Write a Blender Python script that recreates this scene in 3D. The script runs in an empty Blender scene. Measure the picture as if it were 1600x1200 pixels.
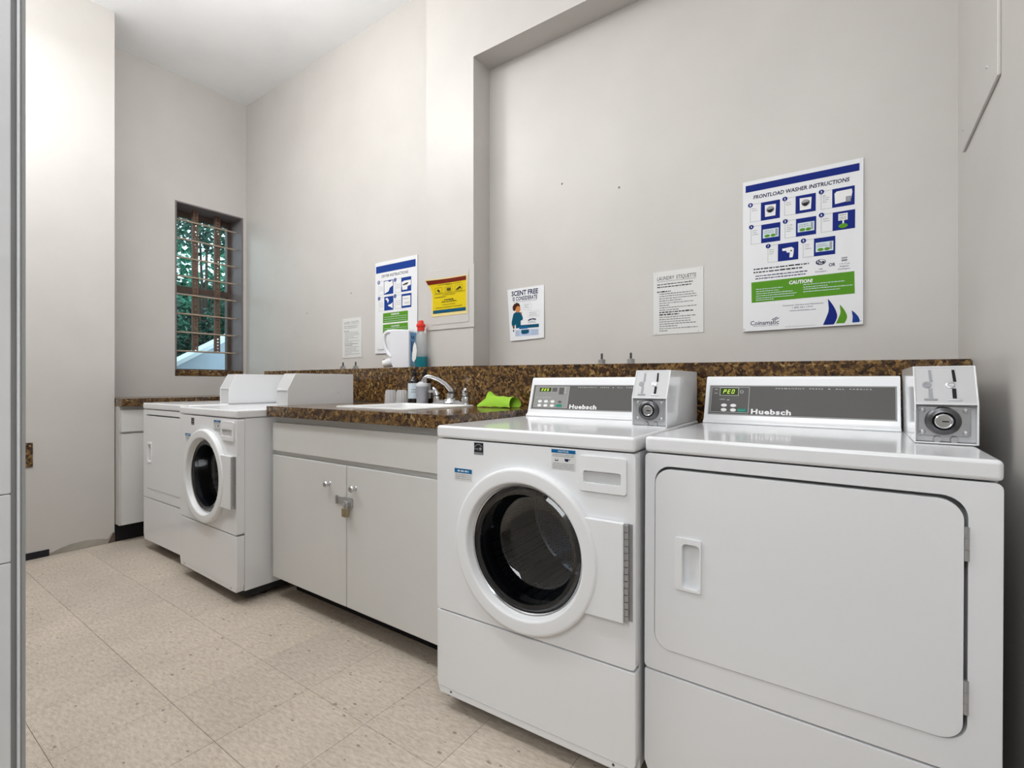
import bpy, bmesh, math, random
from mathutils import Vector, Matrix
S = bpy.context.scene
COL = S.collection
R = math.radians
random.seed(7)

# ------------------------------------------------------------------ camera, world, lights, exposure
cam_d = bpy.data.cameras.new('camera')
cam = bpy.data.objects.new('camera', cam_d)
COL.objects.link(cam)
cam.location = (0, 0, 1.067)
cam.rotation_euler = (R(90), 0, R(35.2))
cam_d.sensor_width = 36.0
cam_d.lens = 36.0 * 766 / 1600
cam_d.shift_y = -1.0 / 1600
cam_d.clip_start = 0.02
S.camera = cam

S.view_settings.view_transform = 'Standard'
S.view_settings.look = 'None'
S.view_settings.gamma = 1.0
S.view_settings.use_curve_mapping = False
S.view_settings.exposure = 0.0

w = bpy.data.worlds.new('world')
S.world = w
w.use_nodes = True
wn = w.node_tree.nodes
wn['Background'].inputs[0].default_value = (0.72, 0.93, 1.0, 1)
wn['Background'].inputs[1].default_value = 2.3


def area(name, loc, target, size, power, color=(1, 1, 1), size_y=None):
    l = bpy.data.lights.new(name, 'AREA')
    l.energy = power
    l.size = size
    if size_y:
        l.shape = 'RECTANGLE'
        l.size_y = size_y
    l.color = color
    o = bpy.data.objects.new(name, l)
    o.location = loc
    d = Vector(target) - Vector(loc)
    o.rotation_euler = d.to_track_quat('-Z', 'Y').to_euler()
    COL.objects.link(o)
    return o


def bulb(name, loc, radius, power, color=(1, 1, 1)):
    l = bpy.data.lights.new(name, 'POINT')
    l.energy = power
    l.shadow_soft_size = radius
    l.color = color
    o = bpy.data.objects.new(name, l)
    o.location = loc
    COL.objects.link(o)
    return o


bulb('ceiling_lamp_light', (-2.62, 1.05, 3.12), 0.2, 25, (1.0, 0.985, 0.965))
area('overhead_fill_light', (-2.65, 0.28, 3.25), (-2.65, 0.30, 0), 2.6, 37, (0.955, 0.978, 1.0), 0.3)  # added unseen fill from above, evens out the room light
area('ceiling_bounce_fill', (-2.2, 0.28, 3.0), (-2.2, 0.30, 5), 3.4, 14, (0.955, 0.978, 1.0), 0.3)  # added fill aimed upward, the ceiling bounces it back softly
area('doorway_fill_light', (-0.25, -1.15, 2.3), (-0.8, 1.3, 0.5), 1.1, 25, (0.945, 0.972, 1.0))  # added unseen fill behind the camera, brightens the machine fronts
bulb('right_side_fill_light', (-0.30, 0.30, 2.85), 0.25, 19, (0.955, 0.978, 1.0))  # added unseen fill at the right, brightens sides that face it

# ------------------------------------------------------------------ materials


def mat(name, color, rough=0.5, metal=0.0, spec=0.5, coat=0.0, alpha=None, trans=0.0, emit=None, estr=0.0, ior=1.45):
    m = bpy.data.materials.new(name)
    m.use_nodes = True
    b = m.node_tree.nodes['Principled BSDF']
    b.inputs['Base Color'].default_value = (*color, 1)
    b.inputs['Roughness'].default_value = rough
    b.inputs['Metallic'].default_value = metal
    b.inputs['Specular IOR Level'].default_value = spec
    b.inputs['Coat Weight'].default_value = coat
    b.inputs['Coat Roughness'].default_value = 0.06
    b.inputs['IOR'].default_value = ior
    b.inputs['Transmission Weight'].default_value = trans
    if emit:
        b.inputs['Emission Color'].default_value = (*emit, 1)
        b.inputs['Emission Strength'].default_value = estr
    if alpha is not None:
        b.inputs['Alpha'].default_value = alpha
    return m


def nodes(m):
    nt = m.node_tree
    return nt, nt.nodes, nt.links, nt.nodes['Principled BSDF']


def coords(nt, scale=(1, 1, 1), kind='Object'):
    tc = nt.nodes.new('ShaderNodeTexCoord')
    mp = nt.nodes.new('ShaderNodeMapping')
    mp.inputs['Scale'].default_value = scale
    nt.links.new(tc.outputs[kind], mp.inputs[0])
    return mp.outputs[0]


def noise(nt, vec, scale, detail=4, rough=0.5):
    n = nt.nodes.new('ShaderNodeTexNoise')
    n.inputs['Scale'].default_value = scale
    n.inputs['Detail'].default_value = detail
    n.inputs['Roughness'].default_value = rough
    nt.links.new(vec, n.inputs['Vector'])
    return n


def ramp(nt, fac, stops):
    r = nt.nodes.new('ShaderNodeValToRGB')
    e = r.color_ramp.elements
    e[0].position, e[0].color = stops[0][0], (*stops[0][1], 1)
    e[1].position, e[1].color = stops[-1][0], (*stops[-1][1], 1)
    for p, c in stops[1:-1]:
        x = e.new(p)
        x.color = (*c, 1)
    nt.links.new(fac, r.inputs[0])
    return r


def bump(nt, height, strength, dist, target):
    b = nt.nodes.new('ShaderNodeBump')
    b.inputs['Strength'].default_value = strength
    b.inputs['Distance'].default_value = dist
    nt.links.new(height, b.inputs['Height'])
    nt.links.new(b.outputs[0], target.inputs['Normal'])
    return b


def paint(name, c, rough, var=0.035, bscale=90, bstr=0.12):
    m = mat(name, c, rough)
    nt, N, L, b = nodes(m)
    v = coords(nt)
    n = noise(nt, v, 2.2, 5, 0.6)
    lo = tuple(x * (1 - var) for x in c)
    hi = tuple(min(1, x * (1 + var)) for x in c)
    r = ramp(nt, n.outputs['Fac'], [(0.3, lo), (0.7, hi)])
    L.new(r.outputs[0], b.inputs['Base Color'])
    n2 = noise(nt, v, bscale, 3)
    bump(nt, n2.outputs['Fac'], bstr, 0.002, b)
    return m


M = {}
M['wall'] = paint('wall_paint', (0.595, 0.574, 0.547), 0.40)
M['ceiling'] = paint('ceiling_paint', (0.93, 0.94, 0.955), 0.7)
M['jamb_paint'] = paint('jamb_paint', (0.80, 0.81, 0.825), 0.45, 0.05, 40, 0.5)
M['frame_metal'] = paint('door_frame_paint', (0.40, 0.41, 0.41), 0.4, 0.08, 60, 0.3)
M['plaster'] = paint('bare_plaster', (0.36, 0.335, 0.29), 0.9, 0.3, 40, 0.8)
M['black_rubber'] = mat('black_rubber_base', (0.006, 0.006, 0.010), 0.35)
M['black'] = mat('black_plastic', (0.008, 0.008, 0.009), 0.35)
M['enamel'] = mat('white_enamel', (0.84, 0.85, 0.865), 0.15, 0, 0.5, 0.35)
M['plastic_white'] = mat('white_plastic', (0.84, 0.85, 0.86), 0.35)
M['plastic_grey'] = mat('light_grey_plastic', (0.58, 0.585, 0.59), 0.4)
M['cab'] = paint('cabinet_paint', (0.70, 0.695, 0.675), 0.32, 0.03, 60, 0.08)
M['gap'] = mat('underside_shade', (0.03, 0.03, 0.03), 0.8)
M['chrome'] = mat('chrome', (0.66, 0.67, 0.69), 0.10, 1.0)
M['steel'] = mat('brushed_steel', (0.52, 0.53, 0.55), 0.34, 1.0)
M['hinge'] = mat('hinge_metal', (0.50, 0.50, 0.51), 0.42, 0.8)
M['dark_metal'] = mat('dark_lock_ring', (0.12, 0.12, 0.125), 0.28, 0.8)
M['brass'] = mat('brass_lock', (0.42, 0.36, 0.24), 0.35, 0.9)
M['drum'] = mat('drum_steel', (0.34, 0.36, 0.39), 0.34, 0.85)
M['gasket'] = mat('rubber_gasket', (0.012, 0.012, 0.014), 0.38)
M['sink'] = mat('white_sink_enamel', (0.90, 0.90, 0.90), 0.12, 0, 0.5, 0.5)
M['paper'] = mat('white_paper', (0.80, 0.81, 0.83), 0.55)
M['paper_grey'] = mat('notice_paper', (0.72, 0.72, 0.705), 0.45)
M['blue'] = mat('print_blue', (0.008, 0.022, 0.20), 0.5)
M['blue_mid'] = mat('print_mid_blue', (0.012, 0.05, 0.27), 0.5)
M['navy'] = mat('print_navy', (0.015, 0.02, 0.075), 0.5)
M['green'] = mat('print_green', (0.10, 0.30, 0.02), 0.5)
M['ink'] = mat('print_black', (0.02, 0.02, 0.025), 0.5)
M['ink_grey'] = mat('print_grey', (0.22, 0.22, 0.23), 0.5)
M['ink_lgrey'] = mat('print_light_grey', (0.36, 0.37, 0.39), 0.5)
M['print_white'] = mat('print_white', (0.82, 0.82, 0.82), 0.5)
M['yellow'] = mat('print_yellow', (0.72, 0.55, 0.012), 0.5)
M['cream'] = mat('print_cream', (0.80, 0.66, 0.30), 0.5)
M['maroon'] = mat('print_maroon', (0.17, 0.018, 0.008), 0.5)
M['teal_band'] = mat('print_teal', (0.008, 0.085, 0.16), 0.5)
M['teal'] = mat('print_teal_sweater', (0.004, 0.085, 0.145), 0.5)
M['skin'] = mat('print_skin', (0.62, 0.24, 0.08), 0.5)
M['hair'] = mat('print_hair', (0.06, 0.018, 0.008), 0.5)
M['pale_blue'] = mat('print_pale_blue', (0.50, 0.60, 0.78), 0.5)
M['sticker_blue'] = mat('sticker_blue', (0.01, 0.13, 0.32), 0.4)
M['panel_dark'] = mat('console_dark_grey', (0.115, 0.112, 0.108), 0.4)
M['panel_mid'] = mat('console_mid_grey', (0.29, 0.288, 0.278), 0.4)
M['panel_rim'] = mat('console_rim', (0.30, 0.30, 0.295), 0.4)
M['line'] = mat('console_line', (0.60, 0.60, 0.60), 0.4)
for k_ in ('blue', 'blue_mid', 'navy', 'green', 'ink', 'ink_grey', 'ink_lgrey', 'yellow', 'cream', 'maroon', 'teal_band', 'teal', 'skin', 'hair', 'pale_blue', 'sticker_blue', 'panel_dark', 'panel_mid'):
    M[k_].node_tree.nodes['Principled BSDF'].inputs['Specular IOR Level'].default_value = 0.12
M['button_green'] = mat('button_green', (0.004, 0.22, 0.15), 0.4)
M['lcd'] = mat('display_dark_green', (0.014, 0.024, 0.003), 0.2, emit=(0.05, 0.09, 0.0), estr=0.25)
M['digit'] = mat('display_digit', (0.4, 0.6, 0.05), 0.4, emit=(0.62, 0.85, 0.12), estr=0.95)
M['cloth'] = mat('green_cloth', (0.30, 0.56, 0.04), 0.85)
M['amber'] = mat('amber_glass', (0.012, 0.005, 0.003), 0.08, 0, 0.6)
M['label'] = mat('pale_label', (0.62, 0.72, 0.78), 0.5)
M['can'] = mat('grey_canister', (0.36, 0.365, 0.40), 0.35, 0.3)
M['can_lid'] = mat('grey_canister_lid', (0.60, 0.61, 0.64), 0.4)
M['jug'] = mat('white_jug', (0.80, 0.81, 0.86), 0.38)
M['jug_label'] = mat('blue_label', (0.17, 0.40, 0.74), 0.4)
M['jug_label2'] = mat('blue_label_light', (0.30, 0.58, 0.90), 0.4)
M['red'] = mat('red_cap', (0.82, 0.035, 0.025), 0.35)
M['teal_liquid'] = mat('teal_soap', (0.0, 0.15, 0.19), 0.2)
M['wood_brown'] = paint('brown_window_paint', (0.115, 0.080, 0.062), 0.5, 0.15, 60, 0.3)
M['jamb_brown'] = paint('brown_jamb_paint', (0.20, 0.17, 0.175), 0.55, 0.2, 40, 0.4)
M['bar'] = mat('bar_beige', (0.46, 0.37, 0.28), 0.5)
M['perf'] = paint('rusty_bar', (0.16, 0.095, 0.065), 0.6, 0.25, 40, 0.4)
M['concrete'] = paint('pale_concrete', (0.42, 0.47, 0.56), 0.85, 0.12, 20, 0.5)
M['cap_white'] = paint('pale_coping', (0.80, 0.86, 0.92), 0.7, 0.05, 20, 0.3)
M['earth'] = paint('garden_earth', (0.05, 0.06, 0.04), 0.9, 0.3, 10, 0.6)
M['bark'] = paint('bark', (0.07, 0.05, 0.04), 0.9, 0.3, 30, 0.8)


def leafmat(name, c1, c2):
    m = mat(name, c1, 0.45)
    nt, N, L, b = nodes(m)
    v = coords(nt)
    n = noise(nt, v, 6, 3)
    r = ramp(nt, n.outputs['Fac'], [(0.35, c1), (0.65, c2)])
    L.new(r.outputs[0], b.inputs['Base Color'])
    return m


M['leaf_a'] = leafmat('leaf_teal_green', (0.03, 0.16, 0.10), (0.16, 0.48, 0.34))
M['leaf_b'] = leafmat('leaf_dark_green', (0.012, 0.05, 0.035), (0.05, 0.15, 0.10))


def enamel_detail(m):
    nt, N, L, b = nodes(m)
    v = coords(nt)
    n = noise(nt, v, 140, 2)
    bump(nt, n.outputs['Fac'], 0.015, 0.001, b)


enamel_detail(M['enamel'])


def laminate():
    m = mat('brown_gold_laminate', (0.1, 0.06, 0.03), 0.2, 0, 0.5, 0.25)
    nt, N, L, b = nodes(m)
    v = coords(nt)
    d = noise(nt, v, 45, 2)
    mix = nt.nodes.new('ShaderNodeMixRGB')
    mix.inputs[0].default_value = 0.035
    L.new(v, mix.inputs[1])
    L.new(d.outputs['Color'], mix.inputs[2])
    vo = nt.nodes.new('ShaderNodeTexVoronoi')
    vo.inputs['Scale'].default_value = 82
    L.new(mix.outputs[0], vo.inputs['Vector'])
    r = ramp(nt, vo.outputs['Color'], [(0.10, (0.022, 0.011, 0.006)), (0.36, (0.062, 0.030, 0.012)), (0.58, (0.15, 0.082, 0.028)),
                                       (0.80, (0.26, 0.15, 0.045)), (0.97, (0.42, 0.29, 0.13))])
    n2 = noise(nt, v, 150, 4, 0.7)
    r2 = ramp(nt, n2.outputs['Fac'], [(0.36, (0.25, 0.22, 0.2)), (0.62, (1.35, 1.3, 1.2))])
    mu = nt.nodes.new('ShaderNodeMixRGB')
    mu.blend_type = 'MULTIPLY'
    mu.inputs[0].default_value = 0.85
    L.new(r.outputs[0], mu.inputs[1])
    L.new(r2.outputs[0], mu.inputs[2])
    L.new(mu.outputs[0], b.inputs['Base Color'])
    return m


M['laminate'] = laminate()


def vinyl():
    m = mat('beige_vinyl_tile', (0.55, 0.47, 0.38), 0.38)
    nt, N, L, b = nodes(m)
    g = nt.nodes.new('ShaderNodeNewGeometry')
    mp = nt.nodes.new('ShaderNodeMapping')
    mp.inputs['Rotation'].default_value = (0, 0, R(-38))
    mp.inputs['Scale'].default_value = (1, 3.2, 1)
    L.new(g.outputs['Position'], mp.inputs[0])
    n1 = noise(nt, mp.outputs[0], 34, 6, 0.7)
    r1 = ramp(nt, n1.outputs['Fac'], [(0.33, (0.43, 0.367, 0.302)), (0.5, (0.56, 0.492, 0.414)), (0.67, (0.655, 0.59, 0.515))])
    n0 = noise(nt, g.outputs['Position'], 3.0, 3, 0.5)
    r0 = ramp(nt, n0.outputs['Fac'], [(0.3, (0.90, 0.89, 0.88)), (0.7, (1.06, 1.05, 1.04))])
    mu = nt.nodes.new('ShaderNodeMixRGB')
    mu.blend_type = 'MULTIPLY'
    mu.inputs[0].default_value = 1.0
    L.new(r1.outputs[0], mu.inputs[1])
    L.new(r0.outputs[0], mu.inputs[2])
    # dark chips
    mp2 = nt.nodes.new('ShaderNodeMapping')
    mp2.inputs['Rotation'].default_value = (0, 0, R(-38))
    mp2.inputs['Scale'].default_value = (1, 1.9, 1)
    L.new(g.outputs['Position'], mp2.inputs[0])
    vo = nt.nodes.new('ShaderNodeTexVoronoi')
    vo.inputs['Scale'].default_value = 23
    L.new(mp2.outputs[0], vo.inputs['Vector'])
    sep = nt.nodes.new('ShaderNodeSeparateColor')
    L.new(vo.outputs['Color'], sep.inputs[0])
    thr = nt.nodes.new('ShaderNodeMath')
    thr.operation = 'MULTIPLY_ADD'
    thr.inputs[1].default_value = 0.34
    thr.inputs[2].default_value = -0.125
    L.new(sep.outputs[0], thr.inputs[0])
    lt = nt.nodes.new('ShaderNodeMath')
    lt.operation = 'LESS_THAN'
    L.new(vo.outputs['Distance'], lt.inputs[0])
    L.new(thr.outputs[0], lt.inputs[1])
    n3 = noise(nt, g.outputs['Position'], 60, 2)
    gt = nt.nodes.new('ShaderNodeMath')
    gt.operation = 'GREATER_THAN'
    gt.inputs[1].default_value = 0.44
    L.new(n3.outputs['Fac'], gt.inputs[0])
    an = nt.nodes.new('ShaderNodeMath')
    an.operation = 'MULTIPLY'
    L.new(lt.outputs[0], an.inputs[0])
    L.new(gt.outputs[0], an.inputs[1])
    fa = nt.nodes.new('ShaderNodeMath')
    fa.operation = 'MULTIPLY'
    fa.inputs[1].default_value = 0.75
    L.new(an.outputs[0], fa.inputs[0])
    mx = nt.nodes.new('ShaderNodeMixRGB')
    L.new(fa.outputs[0], mx.inputs[0])
    L.new(mu.outputs[0], mx.inputs[1])
    mx.inputs[2].default_value = (0.20, 0.155, 0.115, 1)
    oi = nt.nodes.new('ShaderNodeObjectInfo')
    rr = ramp(nt, oi.outputs['Random'], [(0.0, (0.93, 0.93, 0.93)), (1.0, (1.04, 1.03, 1.02))])
    mu2 = nt.nodes.new('ShaderNodeMixRGB')
    mu2.blend_type = 'MULTIPLY'
    mu2.inputs[0].default_value = 1.0
    L.new(mx.outputs[0], mu2.inputs[1])
    L.new(rr.outputs[0], mu2.inputs[2])
    L.new(mu2.outputs[0], b.inputs['Base Color'])
    n4 = noise(nt, g.outputs['Position'], 25, 4)
    bump(nt, n4.outputs['Fac'], 0.08, 0.002, b)
    return m


M['vinyl'] = vinyl()
M['subfloor'] = mat('tile_joint', (0.20, 0.165, 0.13), 0.9)


def glassy(name, tint, gloss_rough=0.02, density=0.5, ior=1.5):
    m = bpy.data.materials.new(name)
    m.use_nodes = True
    nt = m.node_tree
    nt.nodes.clear()
    out = nt.nodes.new('ShaderNodeOutputMaterial')
    tr = nt.nodes.new('ShaderNodeBsdfTransparent')
    tr.inputs[0].default_value = (*tint, 1)
    gl = nt.nodes.new('ShaderNodeBsdfGlossy')
    gl.inputs['Roughness'].default_value = gloss_rough
    fr = nt.nodes.new('ShaderNodeFresnel')
    fr.inputs[0].default_value = ior
    mx = nt.nodes.new('ShaderNodeMixShader')
    nt.links.new(fr.outputs[0], mx.inputs[0])
    nt.links.new(tr.outputs[0], mx.inputs[1])
    nt.links.new(gl.outputs[0], mx.inputs[2])
    nt.links.new(mx.outputs[0], out.inputs[0])
    return m


M['door_glass'] = glassy('tinted_door_glass', (0.70, 0.74, 0.80), 0.01, ior=1.9)
M['pane'] = glassy('window_glass', (0.93, 0.97, 0.97), 0.0, ior=1.25)
M['clear_plastic'] = mat('clear_cup_plastic', (0.92, 0.93, 0.96), 0.15, alpha=0.45)
M['clear_bottle'] = mat('clear_bottle_plastic', (0.50, 0.53, 0.54), 0.12, alpha=0.45)


def drum_holes():
    m = mat('perforated_drum', (0.36, 0.38, 0.41), 0.34, 0.85)
    nt, N, L, b = nodes(m)
    v = coords(nt)
    vo = nt.nodes.new('ShaderNodeTexVoronoi')
    vo.inputs['Scale'].default_value = 95
    vo.inputs['Randomness'].default_value = 0.25
    L.new(v, vo.inputs['Vector'])
    r = ramp(nt, vo.outputs['Distance'], [(0.26, (0.01, 0.01, 0.012)), (0.34, (0.36, 0.38, 0.41))])
    L.new(r.outputs[0], b.inputs['Base Color'])
    return m


M['drum_holes'] = drum_holes()

# ------------------------------------------------------------------ mesh helpers


class B:
    def __init__(s):
        s.bm = bmesh.new()

    def _mark(s):
        for f in s.bm.faces:
            f.tag = True
        for v in s.bm.verts:
            v.tag = True

    def box(s, x0, x1, y0, y1, z0, z1, bev=0.0, seg=2):
        t = bmesh.new()
        bmesh.ops.create_cube(t, size=1)
        for v in t.verts:
            v.co = Vector(((x0 + x1) / 2 + v.co.x * (x1 - x0), (y0 + y1) / 2 + v.co.y * (y1 - y0), (z0 + z1) / 2 + v.co.z * (z1 - z0)))
        if bev > 0:
            bmesh.ops.bevel(t, geom=list(t.edges), offset=bev, segments=seg, affect='EDGES', profile=0.5, clamp_overlap=True)
        s.join(t)
        return s

    def join(s, t, mx=None):
        if mx is not None:
            bmesh.ops.transform(t, matrix=mx, verts=t.verts)
        me = bpy.data.meshes.new('tmp')
        t.to_mesh(me)
        t.free()
        s.bm.from_mesh(me)
        bpy.data.meshes.remove(me)
        return s

    def prism(s, pts, axis, a, b, bev=0.0, holes=(), seg=2):
        """polygon pts in the plane normal to axis, extruded from a to b. x:(y,z) y:(x,z) z:(x,y)"""
        def P(p, k):
            if axis == 'x':
                return Vector((k, p[0], p[1]))
            if axis == 'y':
                return Vector((p[0], k, p[1]))
            return Vector((p[0], p[1], k))
        t = bmesh.new()
        if holes:
            edges = []
            for loop in [pts] + list(holes):
                vs = [t.verts.new(P(p, a)) for p in loop]
                for i in range(len(vs)):
                    edges.append(t.edges.new((vs[i], vs[(i + 1) % len(vs)])))
            bmesh.ops.triangle_fill(t, use_beauty=True, use_dissolve=False, edges=edges)
        else:
            t.faces.new([t.verts.new(P(p, a)) for p in pts])
        g = bmesh.ops.extrude_face_region(t, geom=list(t.faces))
        d = P((0, 0), b) - P((0, 0), a)
        for e in g['geom']:
            if isinstance(e, bmesh.types.BMVert):
                e.co += d
        bmesh.ops.recalc_face_normals(t, faces=t.faces)
        if bev > 0:
            es = [e for e in t.edges if len(e.link_faces) == 2 and e.calc_face_angle(0) > 0.6]
            bmesh.ops.bevel(t, geom=es, offset=bev, segments=seg, affect='EDGES', profile=0.5, clamp_overlap=True)
        s.join(t)
        return s

    def lathe(s, prof, c, axis='z', n=32, sx=1.0, sy=1.0):
        """prof: (r, h) list; c: centre of the axis"""
        t = bmesh.new()
        rings = []
        for r, h in prof:
            if r < 1e-6:
                q = (0, 0, h)
                rings.append([t.verts.new(q)])
            else:
                rings.append([t.verts.new((r * sx * math.cos(2 * math.pi * i / n), r * sy * math.sin(2 * math.pi * i / n), h)) for i in range(n)])
        for a, b in zip(rings, rings[1:]):
            for i in range(n):
                j = (i + 1) % n
                if len(a) == 1 and len(b) == 1:
                    continue
                if len(a) == 1:
                    t.faces.new((a[0], b[i], b[j]))
                elif len(b) == 1:
                    t.faces.new((a[i], a[j], b[0]))
                else:
                    t.faces.new((a[i], a[j], b[j], b[i]))
        bmesh.ops.recalc_face_normals(t, faces=t.faces)
        if axis == 'y':
            mx = Matrix(((1, 0, 0, 0), (0, 0, 1, 0), (0, -1, 0, 0), (0, 0, 0, 1)))
        elif axis == 'x':
            mx = Matrix(((0, 0, 1, 0), (0, 1, 0, 0), (-1, 0, 0, 0), (0, 0, 0, 1)))
        else:
            mx = Matrix.Identity(4)
        s.join(t, Matrix.Translation(c) @ mx)
        return s

    def cyl(s, p0, p1, r, n=16, r1=None):
        p0, p1 = Vector(p0), Vector(p1)
        d = p1 - p0
        t = bmesh.new()
        bmesh.ops.create_cone(t, cap_ends=True, segments=n, radius1=r, radius2=r if r1 is None else r1, depth=d.length)
        q = d.to_track_quat('Z', 'Y').to_matrix().to_4x4()
        s.join(t, Matrix.Translation((p0 + p1) / 2) @ q)
        return s

    def tube(s, pts, rad, n=12, cap=True):
        pts = [Vector(p) for p in pts]
        rads = rad if isinstance(rad, (list, tuple)) else [rad] * len(pts)
        t = bmesh.new()
        rings = []
        up = Vector((0, 0, 1))
        prev = None
        for i, p in enumerate(pts):
            d = (pts[min(i + 1, len(pts) - 1)] - pts[max(i - 1, 0)]).normalized()
            a = prev - d * prev.dot(d) if prev is not None else d.cross(up if abs(d.z) < 0.95 else Vector((1, 0, 0)))
            a.normalize()
            prev = a
            b = d.cross(a)
            rings.append([t.verts.new(p + rads[i] * (a * math.cos(2 * math.pi * k / n) + b * math.sin(2 * math.pi * k / n))) for k in range(n)])
        for a, b in zip(rings, rings[1:]):
            for k in range(n):
                t.faces.new((a[k], a[(k + 1) % n], b[(k + 1) % n], b[k]))
        if cap:
            t.faces.new(rings[0])
            t.faces.new(rings[-1])
        bmesh.ops.recalc_face_normals(t, faces=t.faces)
        s.join(t)
        return s

    def flat(s, pts):
        """flat printed polygon in the x-z plane at y given per point (x, y, z)"""
        f = s.bm.faces.new([s.bm.verts.new(p) for p in pts])
        return s

    def build(s, name, m, parent=None, loc=None, smooth=True, rot=None, angle=35):
        me = bpy.data.meshes.new(name)
        bm = s.bm
        bm.normal_update()
        if smooth:
            for f in bm.faces:
                f.smooth = True
            for e in bm.edges:
                if len(e.link_faces) == 2:
                    e.smooth = e.calc_face_angle(0) < R(angle)
        bm.to_mesh(me)
        bm.free()
        me.materials.append(M[m] if isinstance(m, str) else m)
        o = bpy.data.objects.new(name, me)
        COL.objects.link(o)
        if parent is not None:
            o.parent = parent
        if loc is not None:
            o.location = loc
        if rot is not None:
            o.rotation_euler = rot
        if smooth and angle == 35 and len(me.polygons) > 6:
            wm = o.modifiers.new('even_shading', 'WEIGHTED_NORMAL')
            wm.keep_sharp = True
            wm.mode = 'FACE_AREA'
            wm.weight = 90
        return o


def tag(o, label=None, cat=None, group=None, kind=None):
    for k, v in (('label', label), ('category', cat), ('group', group), ('kind', kind)):
        if v:
            o[k] = v
    return o


def thing(name, label, cat, loc, rz=0.0, group=None, ry=0.0, rx=0.0):
    o = bpy.data.objects.new(name, None)
    o.empty_display_size = 0.05
    COL.objects.link(o)
    o.location = loc
    o.rotation_euler = (rx, ry, rz)
    return tag(o, label, cat, group)


def struct(o):
    o['kind'] = 'structure'
    return o


def circle(cx, cz, r, n=48):
    return [(cx + r * math.cos(2 * math.pi * i / n), cz + r * math.sin(2 * math.pi * i / n)) for i in range(n)]


def rrect(x0, x1, z0, z1, r, n=6):
    out = []
    for cx, cz, a in ((x1 - r, z1 - r, 0), (x0 + r, z1 - r, 90), (x0 + r, z0 + r, 180), (x1 - r, z0 + r, 270)):
        for i in range(n + 1):
            t = R(a + 90 * i / n)
            out.append((cx + r * math.cos(t), cz + r * math.sin(t)))
    return out


_dg = bpy.context.evaluated_depsgraph_get()


def text(s, name, m, parent, x0, x1, z0, z1, y=-0.0006, shear=0.0, bold=0.0, spacing=1.0):
    """flat lettering stretched to fill the box x0..x1, z0..z1 in the parent's x-z plane, read from -y"""
    cu = bpy.data.curves.new('lettering', 'FONT')
    cu.body = s
    cu.size = 1
    cu.shear = shear
    cu.offset = bold
    cu.space_character = spacing
    cu.resolution_u = 2
    o = bpy.data.objects.new('tmp_text', cu)
    COL.objects.link(o)
    dg = bpy.context.evaluated_depsgraph_get()
    me = bpy.data.meshes.new_from_object(o.evaluated_get(dg))
    bpy.data.objects.remove(o)
    bpy.data.curves.remove(cu)
    xs = [v.co.x for v in me.vertices]
    ys = [v.co.y for v in me.vertices]
    ax, bx, ay, by = min(xs), max(xs), min(ys), max(ys)
    for v in me.vertices:
        v.co = Vector((x0 + (v.co.x - ax) / (bx - ax) * (x1 - x0), y, z0 + (v.co.y - ay) / (by - ay) * (z1 - z0)))
    me.name = name
    me.materials.clear()
    me.materials.append(M[m])
    q = bpy.data.objects.new(name, me)
    COL.objects.link(q)
    q.parent = parent
    return q


def quad(b, x0, x1, z0, z1, y):
    b.flat([(x0, y, z0), (x1, y, z0), (x1, y, z1), (x0, y, z1)])


def greek(b, x0, x1, z, h, y, rnd, word=(0.5, 2.2)):
    """one line of small unreadable print: a run of word-shaped dashes"""
    x = x0
    while x < x1 - h * 0.4:
        wd = min(h * rnd.uniform(*word) * 1.6, x1 - x)
        quad(b, x, x + wd, z, z + h * rnd.uniform(0.75, 1.0), y)
        x += wd + h * 0.55


# ------------------------------------------------------------------ room
XL, YB, XR, ZC = -4.51, 2.23, 0.278, 3.565
XB = -4.09          # face of the thicker wall piece at left
fl = B().box(-4.9, 1.5, -1.6, 2.5, -0.12, -0.004).build('floor', 'subfloor')
struct(fl)
t0 = B().box(-0.1521, 0.1521, -0.1521, 0.1521, -0.004, 0.0, 0.0008, 1)
first = None
for j in range(8):
    for i in range(15):
        cx = -4.007 + 0.305 * i - 0.1525
        cy = -0.0795 + 0.305 * j
        x0, x1 = max(cx - 0.1521, XB + 0.001), min(cx + 0.1521, XR - 0.001)
        y1 = min(cy + 0.1521, YB - 0.001)
        if x1 - x0 < 0.02 or y1 - (cy - 0.1521) < 0.02:
            continue
        if x1 - x0 > 0.303 and y1 - cy > 0.151:
            if first is None:
                first = t0.build('floor_tile', 'vinyl', fl)
                first.location = (cx, cy, 0)
            else:
                c = first.copy()
                c.location = (cx, cy, 0)
                COL.objects.link(c)
        else:
            B().box(x0, x1, cy - 0.1521, y1, -0.004, 0.0, 0.0008, 1).build('floor_tile', 'vinyl', fl)

struct(B().box(-4.9, 1.5, -1.6, 2.5, ZC, ZC + 0.1).build('ceiling', 'ceiling'))
struct(B().box(-4.9, 0.45, YB, YB + 0.15, -0.1, ZC + 0.05).build('wall_back', 'wall'))
WY0, WY1, WZ0, WZ1 = 1.668, 2.205, 1.129, 2.55
lw = B()
lw.prism([(1.05, -0.1), (2.30, -0.1), (2.30, ZC + 0.05), (1.05, ZC + 0.05)], 'x', -4.80, XL,
         holes=[[(WY0, WZ0), (WY1, WZ0), (WY1, WZ1), (WY0, WZ1)]])
struct(lw.build('wall_left', 'wall'))
wp = struct(B().box(-4.80, XB, -0.05, 1.155, -0.1, ZC + 0.05).build('wall_entry', 'wall'))
struct(B().box(XR, XR + 0.15, -1.6, 2.3, -0.1, ZC + 0.05).build('wall_right', 'wall'))
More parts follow.
